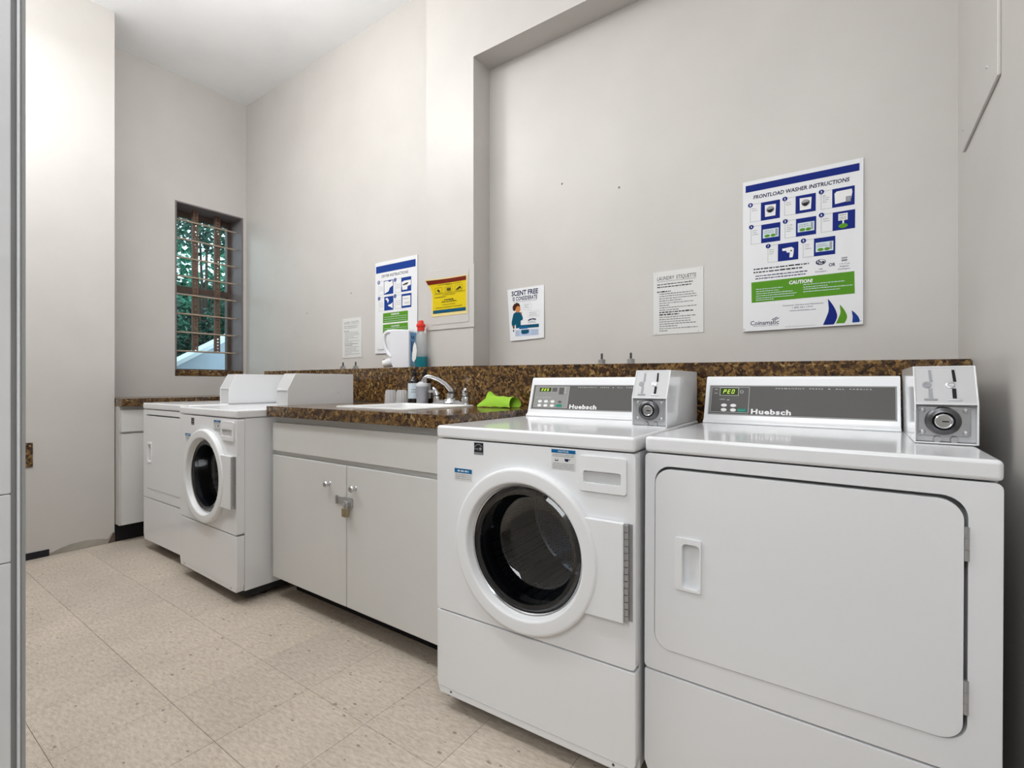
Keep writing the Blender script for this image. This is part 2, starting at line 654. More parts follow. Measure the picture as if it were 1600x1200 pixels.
# front wall with the doorway the camera stands in
JX = -0.9
wf = B()
wf.box(-4.4, JX - 0.012, 0.0, 0.1595, -0.1, ZC + 0.05)
wf.box(JX - 0.02, XR + 0.02, 0.0, 0.1595, 2.25, ZC + 0.05)
wfo = struct(wf.build('wall_front', 'wall'))
zs = [0.0, 0.834, 0.923, 2.25]
for a, b_ in zip(zs, zs[1:]):
    B().box(JX - 0.0115, JX, 0.0, 0.1455, a + 0.0004, b_ - 0.0004, 0.0018, 2).build('painted_block', 'jamb_paint', wfo)
tr = struct(B().box(JX - 0.0118, JX - 0.007, 0.1456, 0.1515, 0, 2.25).build('trim_1', 'frame_metal'))
B().box(JX - 0.0118, JX - 0.001, 0.1515, 0.1545, 0, 2.25, 0.0012, 2).build('corner_bead', 'jamb_paint', tr)
B().box(JX - 0.0118, JX - 0.003, 0.1545, 0.1598, 0, 2.25, 0.001, 1).build('frame_edge', 'frame_metal', tr)
# hall behind the doorway
struct(B().box(-2.4, 1.5, -1.75, -1.6, -0.1, ZC + 0.05).build('wall_hall_back', 'wall'))
struct(B().box(-2.5, -2.35, -1.7, 0.02, -0.1, ZC + 0.05).build('wall_hall_left', 'wall'))

# column and beam in front of the back wall
struct(B().box(-2.094, -1.731, 2.085, YB + 0.02, 1.0, ZC).build('trim_2', 'wall'))
struct(B().box(-1.731, XR, 2.085, YB + 0.02, 2.868, ZC).build('trim_3', 'wall'))

# broken plaster and base pieces along the wall at left
pts = [(0.62, 0.001), (1.155, 0.001), (1.155, 0.045), (1.14, 0.062), (1.12, 0.03), (1.07, 0.042), (1.0, 0.05), (0.93, 0.046), (0.88, 0.034), (0.84, 0.018), (0.62, 0.016)]
B().prism(pts, 'x', XB - 0.002, XB + 0.0035, 0.001).build('broken_plaster', 'plaster', wp)
B().prism([(1.118, 0.001), (1.156, 0.001), (1.156, 0.055), (1.147, 0.068), (1.135, 0.04)], 'x', XB - 0.002, XB + 0.007).build('broken_plaster', 'wood_brown', wp)
struct(B().box(XB, XB + 0.006, 0.2, 0.828, 0.0, 0.042, 0.0015).build('baseboard_left', 'black_rubber'))
tag(B().prism(rrect(0.64, 0.754, 0.560, 0.708, 0.004), 'x', XB, XB + 0.006, 0.001).build('wall_plate', 'laminate'),
    'brown speckled plate on the wall at far left', 'wall plate')

# panel with cut-off edge on the right wall
bo = thing('wall_board', 'thin painted board screwed high on the right wall', 'board', (XR, 1.86, 1.80))
B().box(-0.007, 0.0, -0.242, 0.238, 0.0, 1.2, 0.0015, 1).build('board', 'wall', bo)
for yy, zz in ((-0.13, 0.078), (0.215, 0.064)):
    B().lathe([(0.0, -0.0095), (0.0035, -0.009), (0.005, -0.007)], (0, yy, zz), 'x', 10).build('screw', 'steel', bo)

# nail holes in the back wall
for x, z in ((-1.255, 2.103), (-0.941, 2.012), (-3.55, 1.62), (-3.0, 1.72)):
    B().lathe([(0.0, -0.0015), (0.0045, -0.001), (0.006, 0.0)], (x, YB, z), 'y', 8).build('nail_mark', 'ink_grey', bpy.data.objects['wall_back'])

# ------------------------------------------------------------------ window
wi = thing('window_1', None, None, (XL, 1.9365, WZ0))
wi['kind'] = 'structure'
cy = 1.9365
H = WZ1 - WZ0


def wy(y):
    return y - cy


xf = -0.205   # plane of the sash behind the wall face
B().box(-0.28, 0.004, wy(WY0) + 0.001, wy(WY1) - 0.001, 0.0, 0.049, 0.002).build('sill', 'laminate', wi)
for s_, yy in ((0, WY0), (1, WY1)):
    a, b_ = (wy(yy) + 0.0005, wy(yy) + 0.012) if s_ == 0 else (wy(yy) - 0.012, wy(yy) - 0.0005)
    B().box(-0.28, 0.003, a, b_, 0.049, H - 0.0005, 0.001, 1).build('jamb_lining', 'jamb_brown', wi)
B().box(-0.28, 0.002, wy(WY0) + 0.012, wy(WY1) - 0.012, H - 0.012, H - 0.0005, 0.001, 1).build('head_lining', 'jamb_brown', wi)
y0, y1 = wy(WY0) + 0.012, wy(WY1) - 0.012
fr = B()
fr.box(xf - 0.05, xf, y0, y0 + 0.028, 0.049, H - 0.012, 0.002)
fr.box(xf - 0.05, xf, y1 - 0.028, y1, 0.049, H - 0.012, 0.002)
fr.box(xf - 0.05, xf, y0 + 0.028, y1 - 0.028, 0.049, 0.062, 0.002)
fr.box(xf - 0.05, xf, y0 + 0.028, y1 - 0.028, H - 0.058, H - 0.012, 0.002)
fr.box(xf - 0.05, xf + 0.008, y0 + 0.028, y1 - 0.028, 0.715, 0.768, 0.002)
fro = fr.build('window_frame', 'wood_brown', wi)
for a, b_ in ((0.062, 0.715), (0.768, H - 0.058)):
    B().box(xf - 0.03, xf - 0.026, y0 + 0.027, y1 - 0.027, a - 0.001, b_ + 0.001).build('pane', 'pane', wi)
# security bars: two perforated uprights and eight rods
xb = -0.115
for yy in (1.866, 2.043):
    p = B()
    hw, th = 0.019, 0.003
    for sgn in (-1, 1):
        p.box(xb - th, xb + th, wy(yy) + sgn * hw - (0.0115 if sgn > 0 else 0), wy(yy) + sgn * hw + (0.0115 if sgn < 0 else 0), 0.205, H - 0.012)
    n = 44
    for k in range(n + 1):
        z = 0.205 + (H - 0.217) * k / n
        p.box(xb - th, xb + th, wy(yy) - hw + 0.0115, wy(yy) + hw - 0.0115, max(0.205, z - 0.0085), min(H - 0.012, z + 0.0085))
    p.box(xb - 0.028, xb, wy(yy) - hw - 0.003, wy(yy) - hw, 0.205, H - 0.012)
    p.build('perforated_bar', 'perf', wi)
for z in (2.432, 2.276, 2.120, 1.964, 1.812, 1.650, 1.495, 1.338):
    B().cyl((xb + 0.012, y0, z - WZ0), (xb + 0.012, y1, z - WZ0), 0.0072, 10).build('security_rod', 'bar', wi)

# ------------------------------------------------------------------ garden outside
struct(B().box(-11, -4.82, 0.2, 8.5, -0.3, 0.6).build('ground', 'earth'))
sw = thing('stair_wall', 'pale concrete garden wall with sloping coping outside the window', 'wall', (-5.45, 2.2, 0.6))
prof = [(-0.9, 0.0), (1.6, 0.0), (1.6, 1.715), (-0.9, 0.215)]
B().prism(prof, 'x', -0.1, 0.1, 0.004).build('wall_body', 'concrete', sw)
B().prism([(-0.9, 0.217), (1.6, 1.717), (1.6, 1.765), (-0.9, 0.265)], 'x', -0.12, 0.12, 0.006).build('coping', 'cap_white', sw)


def shrub(name, x, y, z0, h, rx, n, leafm, lab, seed, size=0.07):
    rnd = random.Random(seed)
    t = thing(name, lab, 'shrub', (x, y, 0.6))
    b = B()
    bm = b.bm
    for i in range(n):
        while True:
            p = Vector((rnd.uniform(-1, 1), rnd.uniform(-1, 1), rnd.uniform(-1, 1)))
            if 0.25 < p.length < 1:
                break
        c = Vector((p.x * rx, p.y * rx, z0 - 0.6 + h / 2 + p.z * h / 2))
        d = Vector((rnd.uniform(-1, 1), rnd.uniform(-1, 1), rnd.uniform(-0.9, 0.5))).normalized()
        sd = d.cross(Vector((rnd.uniform(-1, 1), rnd.uniform(-1, 1), rnd.uniform(-1, 1)))).normalized()
        L = size * rnd.uniform(0.6, 1.3)
        nn = d.cross(sd) * L * 0.18
        v = [bm.verts.new(c), bm.verts.new(c + d * L * 0.5 + sd * L * 0.3 + nn), bm.verts.new(c + d * L), bm.verts.new(c + d * L * 0.5 - sd * L * 0.3 + nn)]
        bm.faces.new((v[0], v[1], v[2]))
        bm.faces.new((v[0], v[2], v[3]))
    o = b.build('foliage', leafm, t, smooth=False)
    o['kind'] = 'stuff'
    s = B()
    for k in range(4):
        a = k * 1.7 + seed
        s.tube([(0, 0, 0), (0.05 * math.cos(a), 0.05 * math.sin(a), max(0.1, (z0 - 0.6) * 0.6)), (rx * 0.4 * math.cos(a), rx * 0.4 * math.sin(a), z0 - 0.6 + h * 0.6)], [0.03, 0.022, 0.008], 6)
    s.build('stem', 'bark', t)
    return t


struct(B().prism([(0.0, 0.5), (9.0, 0.5), (9.0, 3.2), (8.3, 3.0), (0.0, 2.6)], 'x', -10.5, -9.3).build('ground.001', 'earth'))
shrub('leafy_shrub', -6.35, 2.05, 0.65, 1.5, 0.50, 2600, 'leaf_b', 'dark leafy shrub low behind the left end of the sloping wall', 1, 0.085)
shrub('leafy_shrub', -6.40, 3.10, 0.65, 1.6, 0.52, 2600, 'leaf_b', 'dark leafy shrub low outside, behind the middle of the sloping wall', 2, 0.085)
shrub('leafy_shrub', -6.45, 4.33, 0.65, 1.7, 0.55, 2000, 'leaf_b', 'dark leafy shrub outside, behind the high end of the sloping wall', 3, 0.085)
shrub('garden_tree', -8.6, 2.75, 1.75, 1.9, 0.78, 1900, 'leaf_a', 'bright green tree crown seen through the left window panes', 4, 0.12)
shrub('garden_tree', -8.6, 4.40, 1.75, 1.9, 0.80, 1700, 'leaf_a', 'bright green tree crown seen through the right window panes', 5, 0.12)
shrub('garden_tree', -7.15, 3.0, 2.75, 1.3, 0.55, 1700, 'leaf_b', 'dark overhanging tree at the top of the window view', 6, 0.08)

# ------------------------------------------------------------------ counters
CT = 0.955
lg = thing('pipe_ledge', 'brown speckled laminate ledge running along the back wall behind the machines', 'ledge', (-1.72, 2.1, 0))
zt = lambda x: 1.160 - (0 if x < -1.7 else (x + 1.7) * 0.0102)
for xa, xb_ in ((-3.71, -1.731), (-1.7295, 0.274)):
    za, zb = zt(xa), zt(xb_)
    o = B().prism([(xa + 1.72, CT + 0.001 if xa < -1.74 else 0.02), (xb_ + 1.72, CT + 0.001 if xa < -1.74 else 0.02), (xb_ + 1.72, zb), (xa + 1.72, za)], 'y', -0.13, 0.1285, 0.0015, seg=1)
    o.build('ledge_panel', 'laminate', lg)
B().box(-1.99, -0.02, -0.11, 0.1285, 0.0, CT + 0.001).build('ledge_base', 'wall', lg)

SX0, SX1, SY0, SY1 = -2.02, -1.52, 1.40, 1.855
ct = tag(B().prism([(-2.39, 1.28), (-1.175, 1.28), (-1.175, 1.969), (-2.39, 1.969)], 'z', 0.904, CT, 0.003,
                   holes=[rrect(SX0 + 0.015, SX1 - 0.015, SY0 + 0.015, SY1 - 0.015, 0.03)]).build('countertop', 'laminate'),
         'brown speckled laminate countertop around the white sink', 'countertop')
sk = thing('sink', 'white drop-in sink set into the brown countertop', 'sink', ((SX0 + SX1) / 2, (SY0 + SY1) / 2, 0.8))
hx, hy = (SX1 - SX0) / 2, (SY1 - SY0) / 2
loops = [(hx, hy, 0.1555, 0.035), (hx, hy, 0.160, 0.035), (hx - 0.006, hy - 0.006, 0.1625, 0.034), (hx - 0.022, hy - 0.022, 0.161, 0.03), (hx - 0.03, hy - 0.03, 0.15, 0.03),
         (hx - 0.05, hy - 0.05, 0.03, 0.04), (hx - 0.09, hy - 0.09, 0.008, 0.05)]
b = B()
prev = None
for lx, ly, lz, lr in loops:
    ring = [b.bm.verts.new((p[0], p[1], lz)) for p in rrect(-lx, lx, -ly, ly, lr)]
    if prev:
        for i in range(len(ring)):
            b.bm.faces.new((prev[i], prev[(i + 1) % len(ring)], ring[(i + 1) % len(ring)], ring[i]))
    prev = ring
b.bm.faces.new(prev)
bmesh.ops.recalc_face_normals(b.bm, faces=b.bm.faces)
b.build('basin', 'sink', sk)
B().lathe([(0.0, 0.010), (0.03, 0.011), (0.04, 0.009)], (0, 0, 0), 'z', 20).build('drain', 'chrome', sk)

# faucet
fa = thing('faucet', 'chrome two-handle faucet behind the white sink', 'faucet', (-1.732, 1.905, CT))
b = B()
b.prism([(p[0], p[1]) for p in rrect(-0.128, 0.128, -0.028, 0.028, 0.027)], 'z', 0.0, 0.012, 0.004)
b.lathe([(0.045, 0.012), (0.036, 0.028), (0.024, 0.036), (0.022, 0.06), (0.0, 0.062)], (0, 0, 0), 'z', 24)
b.prism([(-0.10, 0.010), (0.10, 0.010), (0.07, 0.026), (-0.07, 0.026)], 'y', -0.022, 0.022, 0.004)
b.build('faucet_base', 'chrome', fa)
sp = [(0.006, 0, 0.055), (0.003, -0.005, 0.078), (-0.018, -0.022, 0.108), (-0.044, -0.047, 0.131), (-0.072, -0.073, 0.146), (-0.086, -0.086, 0.149), (-0.093, -0.093, 0.142), (-0.094, -0.094, 0.114)]
B().tube(sp, [0.017, 0.0155, 0.0118, 0.0102, 0.0098, 0.0108, 0.0112, 0.0105], 14).build('spout', 'chrome', fa)
B().cyl((0.006, 0, 0.058), (0.006, 0, 0.070), 0.0215, 20).build('spout_collar', 'dark_metal', fa)
for hx_, lean in ((-0.10, -0.012), (0.10, 0.004)):
    h = B().lathe([(0.023, 0.0), (0.022, 0.022), (0.019, 0.034)], (hx_, 0, 0.012), 'z', 18).build('handle_base', 'chrome', fa)
    hh = B()
    hh.tube([(hx_, 0, 0.049), (hx_ + lean * 0.5, -0.004, 0.062), (hx_ + lean, -0.008, 0.078), (hx_ + lean * 1.6, -0.010, 0.09)], [0.021, 0.019, 0.014, 0.007], 12)
    hh.box(hx_ + lean * 2.6 - 0.012, hx_ + lean * 2 + 0.010, -0.03, 0.006, 0.062, 0.078, 0.006, 2)
    ho = hh.build('handle', 'chrome', fa)
    B().cyl((hx_, 0, 0.044), (hx_, 0, 0.0495), 0.0215, 18).build('handle_ring', 'dark_metal', fa)

# sink cabinet
CY = 1.306
cb = thing('sink_cabinet', 'white painted two-door cabinet under the sink counter', 'cabinet', (-1.78, CY, 0))
X0, X1 = -2.378 + 1.78, -1.18 + 1.78
b = B()
b.box(X0, X1, 0.019, 0.66, 0.108, 0.77)
b.box(X0, X0 + 0.018, 0.019, 0.66, 0.77, 0.903)
b.box(X1 - 0.018, X1, 0.019, 0.66, 0.77, 0.903)
b.box(X0 + 0.018, X1 - 0.018, 0.019, 0.035, 0.77, 0.903)
b.build('cabinet_body', 'cab', cb)
B().box(X0 + 0.004, X1, 0.125, 0.64, 0.0, 0.1075).build('toe_kick', 'black_rubber', cb)
B().box(X0, X1, 0.0, 0.0188, 0.735, 0.875, 0.003).build('drawer_front', 'cab', cb)
for a, b_, hx_ in ((X0, -0.0105, -0.128), (-0.0065, X1, 0.052)):
    d = B().box(a, b_, 0.0, 0.0188, 0.109, 0.713, 0.003).build('door', 'cab', cb)
    k = B()
    k.lathe([(0.007, 0.0), (0.006, -0.010), (0.012, -0.016), (0.0145, -0.022), (0.012, -0.027), (0.0, -0.029)], (hx_, 0, 0.624), 'y', 12)
    k.lathe([(0.0, -0.0005), (0.010, -0.0015), (0.011, 0.0)], (hx_ - 0.001, 0, 0.624), 'y', 12)
    k.build('knob', 'chrome', d)
hs = B()
hs.box(-0.066, 0.036, -0.005, 0.0, 0.548, 0.578, 0.001)
hs.box(-0.075, -0.066, -0.010, 0.0, 0.545, 0.582, 0.001)
hs.box(-0.02, 0.036, -0.008, -0.004, 0.543, 0.583, 0.002)
hs.tube([(0.004, -0.006, 0.562), (0.004, -0.026, 0.562), (0.018, -0.026, 0.562), (0.018, -0.006, 0.562)], 0.003, 8)
hs.build('hasp', 'hinge', cb)
pl = thing('padlock', 'small worn padlock hanging from the hasp of the sink cabinet', 'padlock', (-1.769, CY - 0.018, 0.502))
B().box(-0.0165, 0.0165, -0.011, 0.009, 0.0, 0.038, 0.004).build('lock_body', 'brass', pl)
B().tube([(-0.010, -0.001, 0.034), (-0.010, -0.001, 0.055), (-0.007, -0.001, 0.063), (0.0, -0.001, 0.066), (0.007, -0.001, 0.063), (0.010, -0.001, 0.055), (0.010, -0.001, 0.034)], 0.0032, 8).build('shackle', 'chrome', pl)

# counter and cabinet along the left wall
lc = tag(B().box(XL, -3.97, 1.158, YB - 0.001, 0.914, 0.966, 0.003).build('countertop', 'laminate'),
         'brown speckled laminate countertop along the left wall under the window', 'countertop')
cl = thing('base_cabinet', 'white base cabinet under the left wall counter beside the far dryer', 'cabinet', (-4.25, 1.7, 0))
b = B()
b.box(XL + 4.262, 0.231, -0.54, 0.529, 0.118, 0.9135)
b.build('cabinet_body', 'wall', cl)
B().box(XL + 4.262, 0.16, -0.539, 0.529, 0.0, 0.1175).build('toe_kick', 'black_rubber', cl)
yy = -0.535
for k in range(2):
    ya, yb = -0.538 + k * 0.53 + 0.004, -0.538 + (k + 1) * 0.53
    B().box(0.231, 0.250, ya, yb, 0.742, 0.889, 0.003).build('drawer_front', 'cab', cl)
    B().box(0.231, 0.250, ya, yb, 0.121, 0.727, 0.003).build('door', 'cab', cl)

# ------------------------------------------------------------------ coin boxes


def coin_box(label, loc, rz, bare=False, ry=0.0):
    """origin: front lower left corner; 0.112 wide, 0.41 deep"""
    W, D, ZT, ZM, YS = 0.112, 0.40, 0.180, 0.094, 0.045
    t = thing('coin_box', label, 'coin box', loc, rz, 'coin boxes on the laundry machines', ry)
    side = [(0, 0), (D, 0), (D, ZT), (YS, ZT), (0, ZM)]
    b = B()
    b.prism(side, 'x', 0, 0.003, 0.0008, seg=1)
    b.prism(side, 'x', W - 0.003, W, 0.0008, seg=1)
    b.box(0.003, W - 0.003, YS, D, ZT - 0.003, ZT)
    b.box(0.003, W - 0.003, D - 0.003, D, 0, ZT - 0.003)
    b.box(0.003, W - 0.003, 0, D - 0.003, 0, 0.003)
    b.box(0.003, W - 0.003, 0.0, 0.010, ZM - 0.004, ZM)
    b.build('box_shell', 'enamel', t)
    L = math.hypot(YS, ZT - ZM)
    ang = -math.atan2(YS, ZT - ZM)
    sl = B().box(0.003, W - 0.003, 0.002, 0.004, 0.001, L - 0.001).build('slope_panel', 'plastic_grey', t, (0, 0, ZM), rot=(ang, 0, 0))
    for k, m in () if bare else ((0, 'ink_lgrey'), (1, 'ink')):
        x = 0.030 + 0.042 * k
        g = B()
        g.box(x - 0.0035, x + 0.0035, 0.0008, 0.002, 0.008, 0.038)
        g.prism([(x - 0.0005, 0.056), (x + 0.005, 0.056), (x + 0.003, 0.087), (x - 0.002, 0.087)], 'y', 0.0008, 0.002)
        g.build('coin_slot', m, sl)
        g = B()
        g.lathe([(0.0085, 0.002), (0.0085, 0.0006), (0.0075, 0.0), (0.0045, 0.0), (0.0035, 0.0008), (0.0, 0.0008)], (x - 0.006, 0, 0.0475), 'y', 16)
        g.box(x - 0.012, x + 0.012, 0.0, 0.002, 0.007, 0.012, 0.0015)
        g.build('slot_trim', 'ink_lgrey' if k == 0 else 'steel', sl)
    if not bare:
        b = B().box(0.0032, W - 0.0032, 0.017, 0.020, 0.004, ZM - 0.005)
        b.build('lock_recess', 'plastic_grey', t)
        lp = B().prism(rrect(0.008, 0.100, 0.018, 0.084, 0.003), 'y', 0.012, 0.0168, 0.001).build('lock_plate', 'steel', t)
        cx, cz = 0.052, 0.052
        B().lathe([(0.033, 0.012), (0.031, 0.003), (0.026, -0.001), (0.021, -0.002), (0.018, 0.004), (0.0172, 0.006)], (cx, 0, cz), 'y', 32).build('lock_ring', 'dark_metal', lp)
        B().lathe([(0.0172, 0.006), (0.0165, -0.003), (0.0145, -0.005), (0.0135, -0.0035), (0.0, -0.0035)], (cx, 0, cz), 'y', 28).build('lock_cylinder', 'chrome', lp)
        B().box(cx - 0.003, cx + 0.009, -0.0041, -0.0034, cz - 0.0018, cz + 0.001).build('key_slot', 'black', lp)
        for px in (0.0155, 0.0915):
            for pz in (0.025, 0.077):
                B().lathe([(0.006, 0.012), (0.0058, 0.009), (0.004, 0.0075), (0.0, 0.0068)], (px, 0, pz), 'y', 12).build('bolt', 'hinge', lp)
        for px in (0.042, 0.072):
            B().lathe([(0.0, 0.010), (0.007, 0.010), (0.008, 0.017)], (px, 0, 0.009), 'y', 12).build('rivet', 'hinge', t)
    else:
        B().box(0.0032, W - 0.0032, 0.004, 0.008, 0.004, ZM - 0.005).build('front_cover', 'plastic_grey', t)
    B().lathe([(0.0, 0.0015), (0.003, 0.001), (0.0035, 0.0)], (W, 0.30, 0.075), 'x', 8).build('screw', 'steel', t)
    return t


# ------------------------------------------------------------------ console shared by all machines
PW, PD = 0.674, 0.705


def seg7(b, ch, x, z, wd, h, y, t=0.0011, slant=0.22):
    segs = {'0': 'abcdef', '1': 'bc', '2': 'abged', '5': 'afgcd', 'P': 'abefg', 'E': 'afged', '8': 'abcdefg'}[ch]
    m = h / 2
    S_ = {'a': (0, h - t, wd, h), 'd': (0, 0, wd, t), 'g': (0, m - t / 2, wd, m + t / 2), 'f': (0, m, t, h), 'e': (0, 0, t, m), 'b': (wd - t, m, wd, h), 'c': (wd - t, 0, wd, m)}
    for s_ in segs:
        a, c, d, e = S_[s_]
        b.flat([(x + a + c * slant, y, z + c), (x + d + c * slant, y, z + c), (x + d + e * slant, y, z + e), (x + a + e * slant, y, z + e)])


def console(t, kind, zo=0.0):
    x1 = 0.548 if kind == 'washer' else 0.558
    prof = [(0.545, 0.929), (0.545, 0.936), (0.556, 0.941), (0.560, 0.945), (0.603, 1.083), (0.610, 1.091), (0.625, 1.092), (0.685, 1.092), (0.69, 1.085), (0.69, 0.929)]
    B().prism([(a, c + zo) for a, c in prof], 'x', 0.008, x1, 0.003).build('console', 'enamel', t)
    ang = -math.atan2(0.043, 0.138)
    pb = B()
    xa, xe = 0.021, x1 - 0.009
    pb.box(xa, xe, -0.0015, 0.003, 0.014, 0.121, 0.001, 1)
    p = pb.build('control_panel', 'panel_rim', t, (0, 0.560, 0.945 + zo), rot=(ang, 0, 0))
    y = -0.0018
    f = B()
    f.box(xa + 0.005, xe - 0.004, -0.0021, -0.0014, 0.018, 0.117)
    f.build('panel_face', 'panel_dark', p)
    y = -0.0024
    if kind == 'washer':
        B().box(0.034, 0.193, -0.0025, -0.002, 0.022, 0.1135).build('panel_face', 'panel_mid', p)
        bx = (0.034, 0.193, 0.022, 0.1135)
        dx = (0.054, 0.108, 0.091, 0.1075)
    else:
        bx = (0.029, 0.152, 0.0225, 0.1135)
        dx = (0.060, 0.115, 0.086, 0.109)
    ln = B()
    th = 0.0011
    for a, b_, c, d in ((bx[0], bx[1], bx[2], bx[2] + th), (bx[0], bx[1], bx[3] - th, bx[3]), (bx[0], bx[0] + th, bx[2], bx[3]), (bx[1] - th, bx[1], bx[2], bx[3])):
        quad(ln, a, b_, c, d, -0.0027)
    if kind == 'dryer':
        for a, b_, c, d in ((dx[0] - .003, dx[1] + .003, dx[2] - .003, dx[2] - .0018), (dx[0] - .003, dx[1] + .003, dx[3] + .0018, dx[3] + .003), (dx[0] - .003, dx[0] - .0018, dx[2] - .003, dx[3] + .003), (dx[1] + .0018, dx[1] + .003, dx[2] - .003, dx[3] + .003)):
            quad(ln, a, b_, c, d, -0.0027)
    # small unreadable markings around the keys
    rnd = random.Random(3)
    if kind == 'washer':
        for xx in (0.043, 0.060, 0.074, 0.088, 0.103):
            greek(ln, xx, xx + 0.009, 0.064, 0.0022, -0.0027, rnd)
        for zz in (0.108, 0.099, 0.090):
            quad(ln, 0.172, 0.178, zz - 0.003, zz, -0.0027)
    else:
        greek(ln, 0.040, 0.049, 0.104, 0.0024, -0.0027, rnd)
        greek(ln, 0.040, 0.049, 0.090, 0.0024, -0.0027, rnd)
        greek(ln, 0.058, 0.075, 0.068, 0.0022, -0.0027, rnd)
        greek(ln, 0.082, 0.092, 0.066, 0.0032, -0.0027, rnd)
        for k in range(10):
            a0, a1 = 2 * math.pi * k / 10, 2 * math.pi * (k + 1) / 10
            ln.flat([(0.128 + r_ * math.cos(q), -0.0027, 0.097 + r_ * math.sin(q)) for r_, q in ((0.0042, a0), (0.0055, a0), (0.0055, a1), (0.0042, a1))])
    ln.build('panel_lines', 'line', p, smooth=False)
    d = B().box(dx[0], dx[1], -0.0032, -0.0022, dx[2], dx[3], 0.0003, 1).build('display', 'lcd', p)
    g = B()
    s_ = '225' if kind == 'washer' else 'PE0'
    hh = (dx[3] - dx[2]) * 0.62
    for k, ch in enumerate(s_):
        seg7(g, ch, dx[0] + 0.008 + k * 0.0135, dx[2] + (dx[3] - dx[2]) * 0.18, 0.0078, hh, -0.0035, 0.0015)
    g.build('digits', 'digit', p, smooth=False)
    if kind == 'washer':
        q = B()
        q.box(0.115, 0.137, -0.0031, -0.0022, 0.091, 0.1075)
        q.box(0.147, 0.169, -0.0031, -0.0022, 0.079, 0.1085)
        q.build('display_window', 'panel_dark', p)
        keys = [(xx, zz) for xx in (0.063, 0.092, 0.123) for zz in (0.048, 0.0305)]
        gx = (0.142, 0.168, 0.025, 0.037)
        B().lathe([(0.008, -0.0022), (0.008, -0.0035), (0, -0.0038)], (0.157, 0, 0.047), 'y', 14, sy=0.6).build('button', 'panel_dark', p)
    else:
        keys = [(xx, zz) for xx in (0.0735, 0.1035) for zz in (0.0475, 0.0315)]
        gx = (0.118, 0.145, 0.026, 0.037)
    for xx, zz in keys:
        B().lathe([(0.0098, -0.0022), (0.0095, -0.0036), (0.0, -0.004)], (xx, 0, zz), 'y', 14, sy=0.6).build('button', 'print_white', p)
    B().prism(rrect(gx[0], gx[1], gx[2], gx[3], 0.003, 3), 'y', -0.0038, -0.0022, 0.0005, seg=1).build('button', 'button_green', p)
    xs = 0.203 if kind == 'washer' else 0.160
    text('Huebsch', 'maker_lettering', 'print_white', p, xs, xs + 0.118, 0.0195, 0.0375, -0.0026, bold=0.04, spacing=1.12)
    text('PERMANENT  PRESS  &  ALL  FABRICS', 'panel_lettering', 'line', p, 0.231, 0.489, 0.108, 0.1118, -0.0026, bold=0.01, spacing=1.35)
    return p


def feet(t, z1):
    for x in (0.07, PW - 0.07):
        for y in (0.16, PD - 0.08):
            B().cyl((x, y, 0), (x, y, z1 + 0.02), 0.016, 10).build('foot', 'black', t)


def shell(t, zo, fl_y):
    b = B()
    b.box(0.002, 0.012, fl_y, PD, 0.052 + zo, 0.887 + zo, 0.002)
    b.box(PW - 0.012, PW - 0.002, fl_y, PD, 0.052 + zo, 0.887 + zo, 0.002)
    b.box(0.012, PW - 0.012, PD - 0.01, PD, 0.052 + zo, 0.887 + zo)
    b.box(0.012, PW - 0.012, fl_y, PD - 0.01, 0.052 + zo, 0.06 + zo)
    b.build('cabinet_body', 'enamel', t)
    B().box(0.03, PW - 0.03, fl_y + 0.02, PD - 0.02, 0.02, 0.0515 + zo).build('base_shade_block', 'gap', t)  # dark block added in place of the shadow under the machine


def lid(t, zo):
    B().box(0.0, PW, -0.004, PD, 0.889 + zo, 0.929 + zo, 0.009, 3).build('top_lid', 'enamel', t)


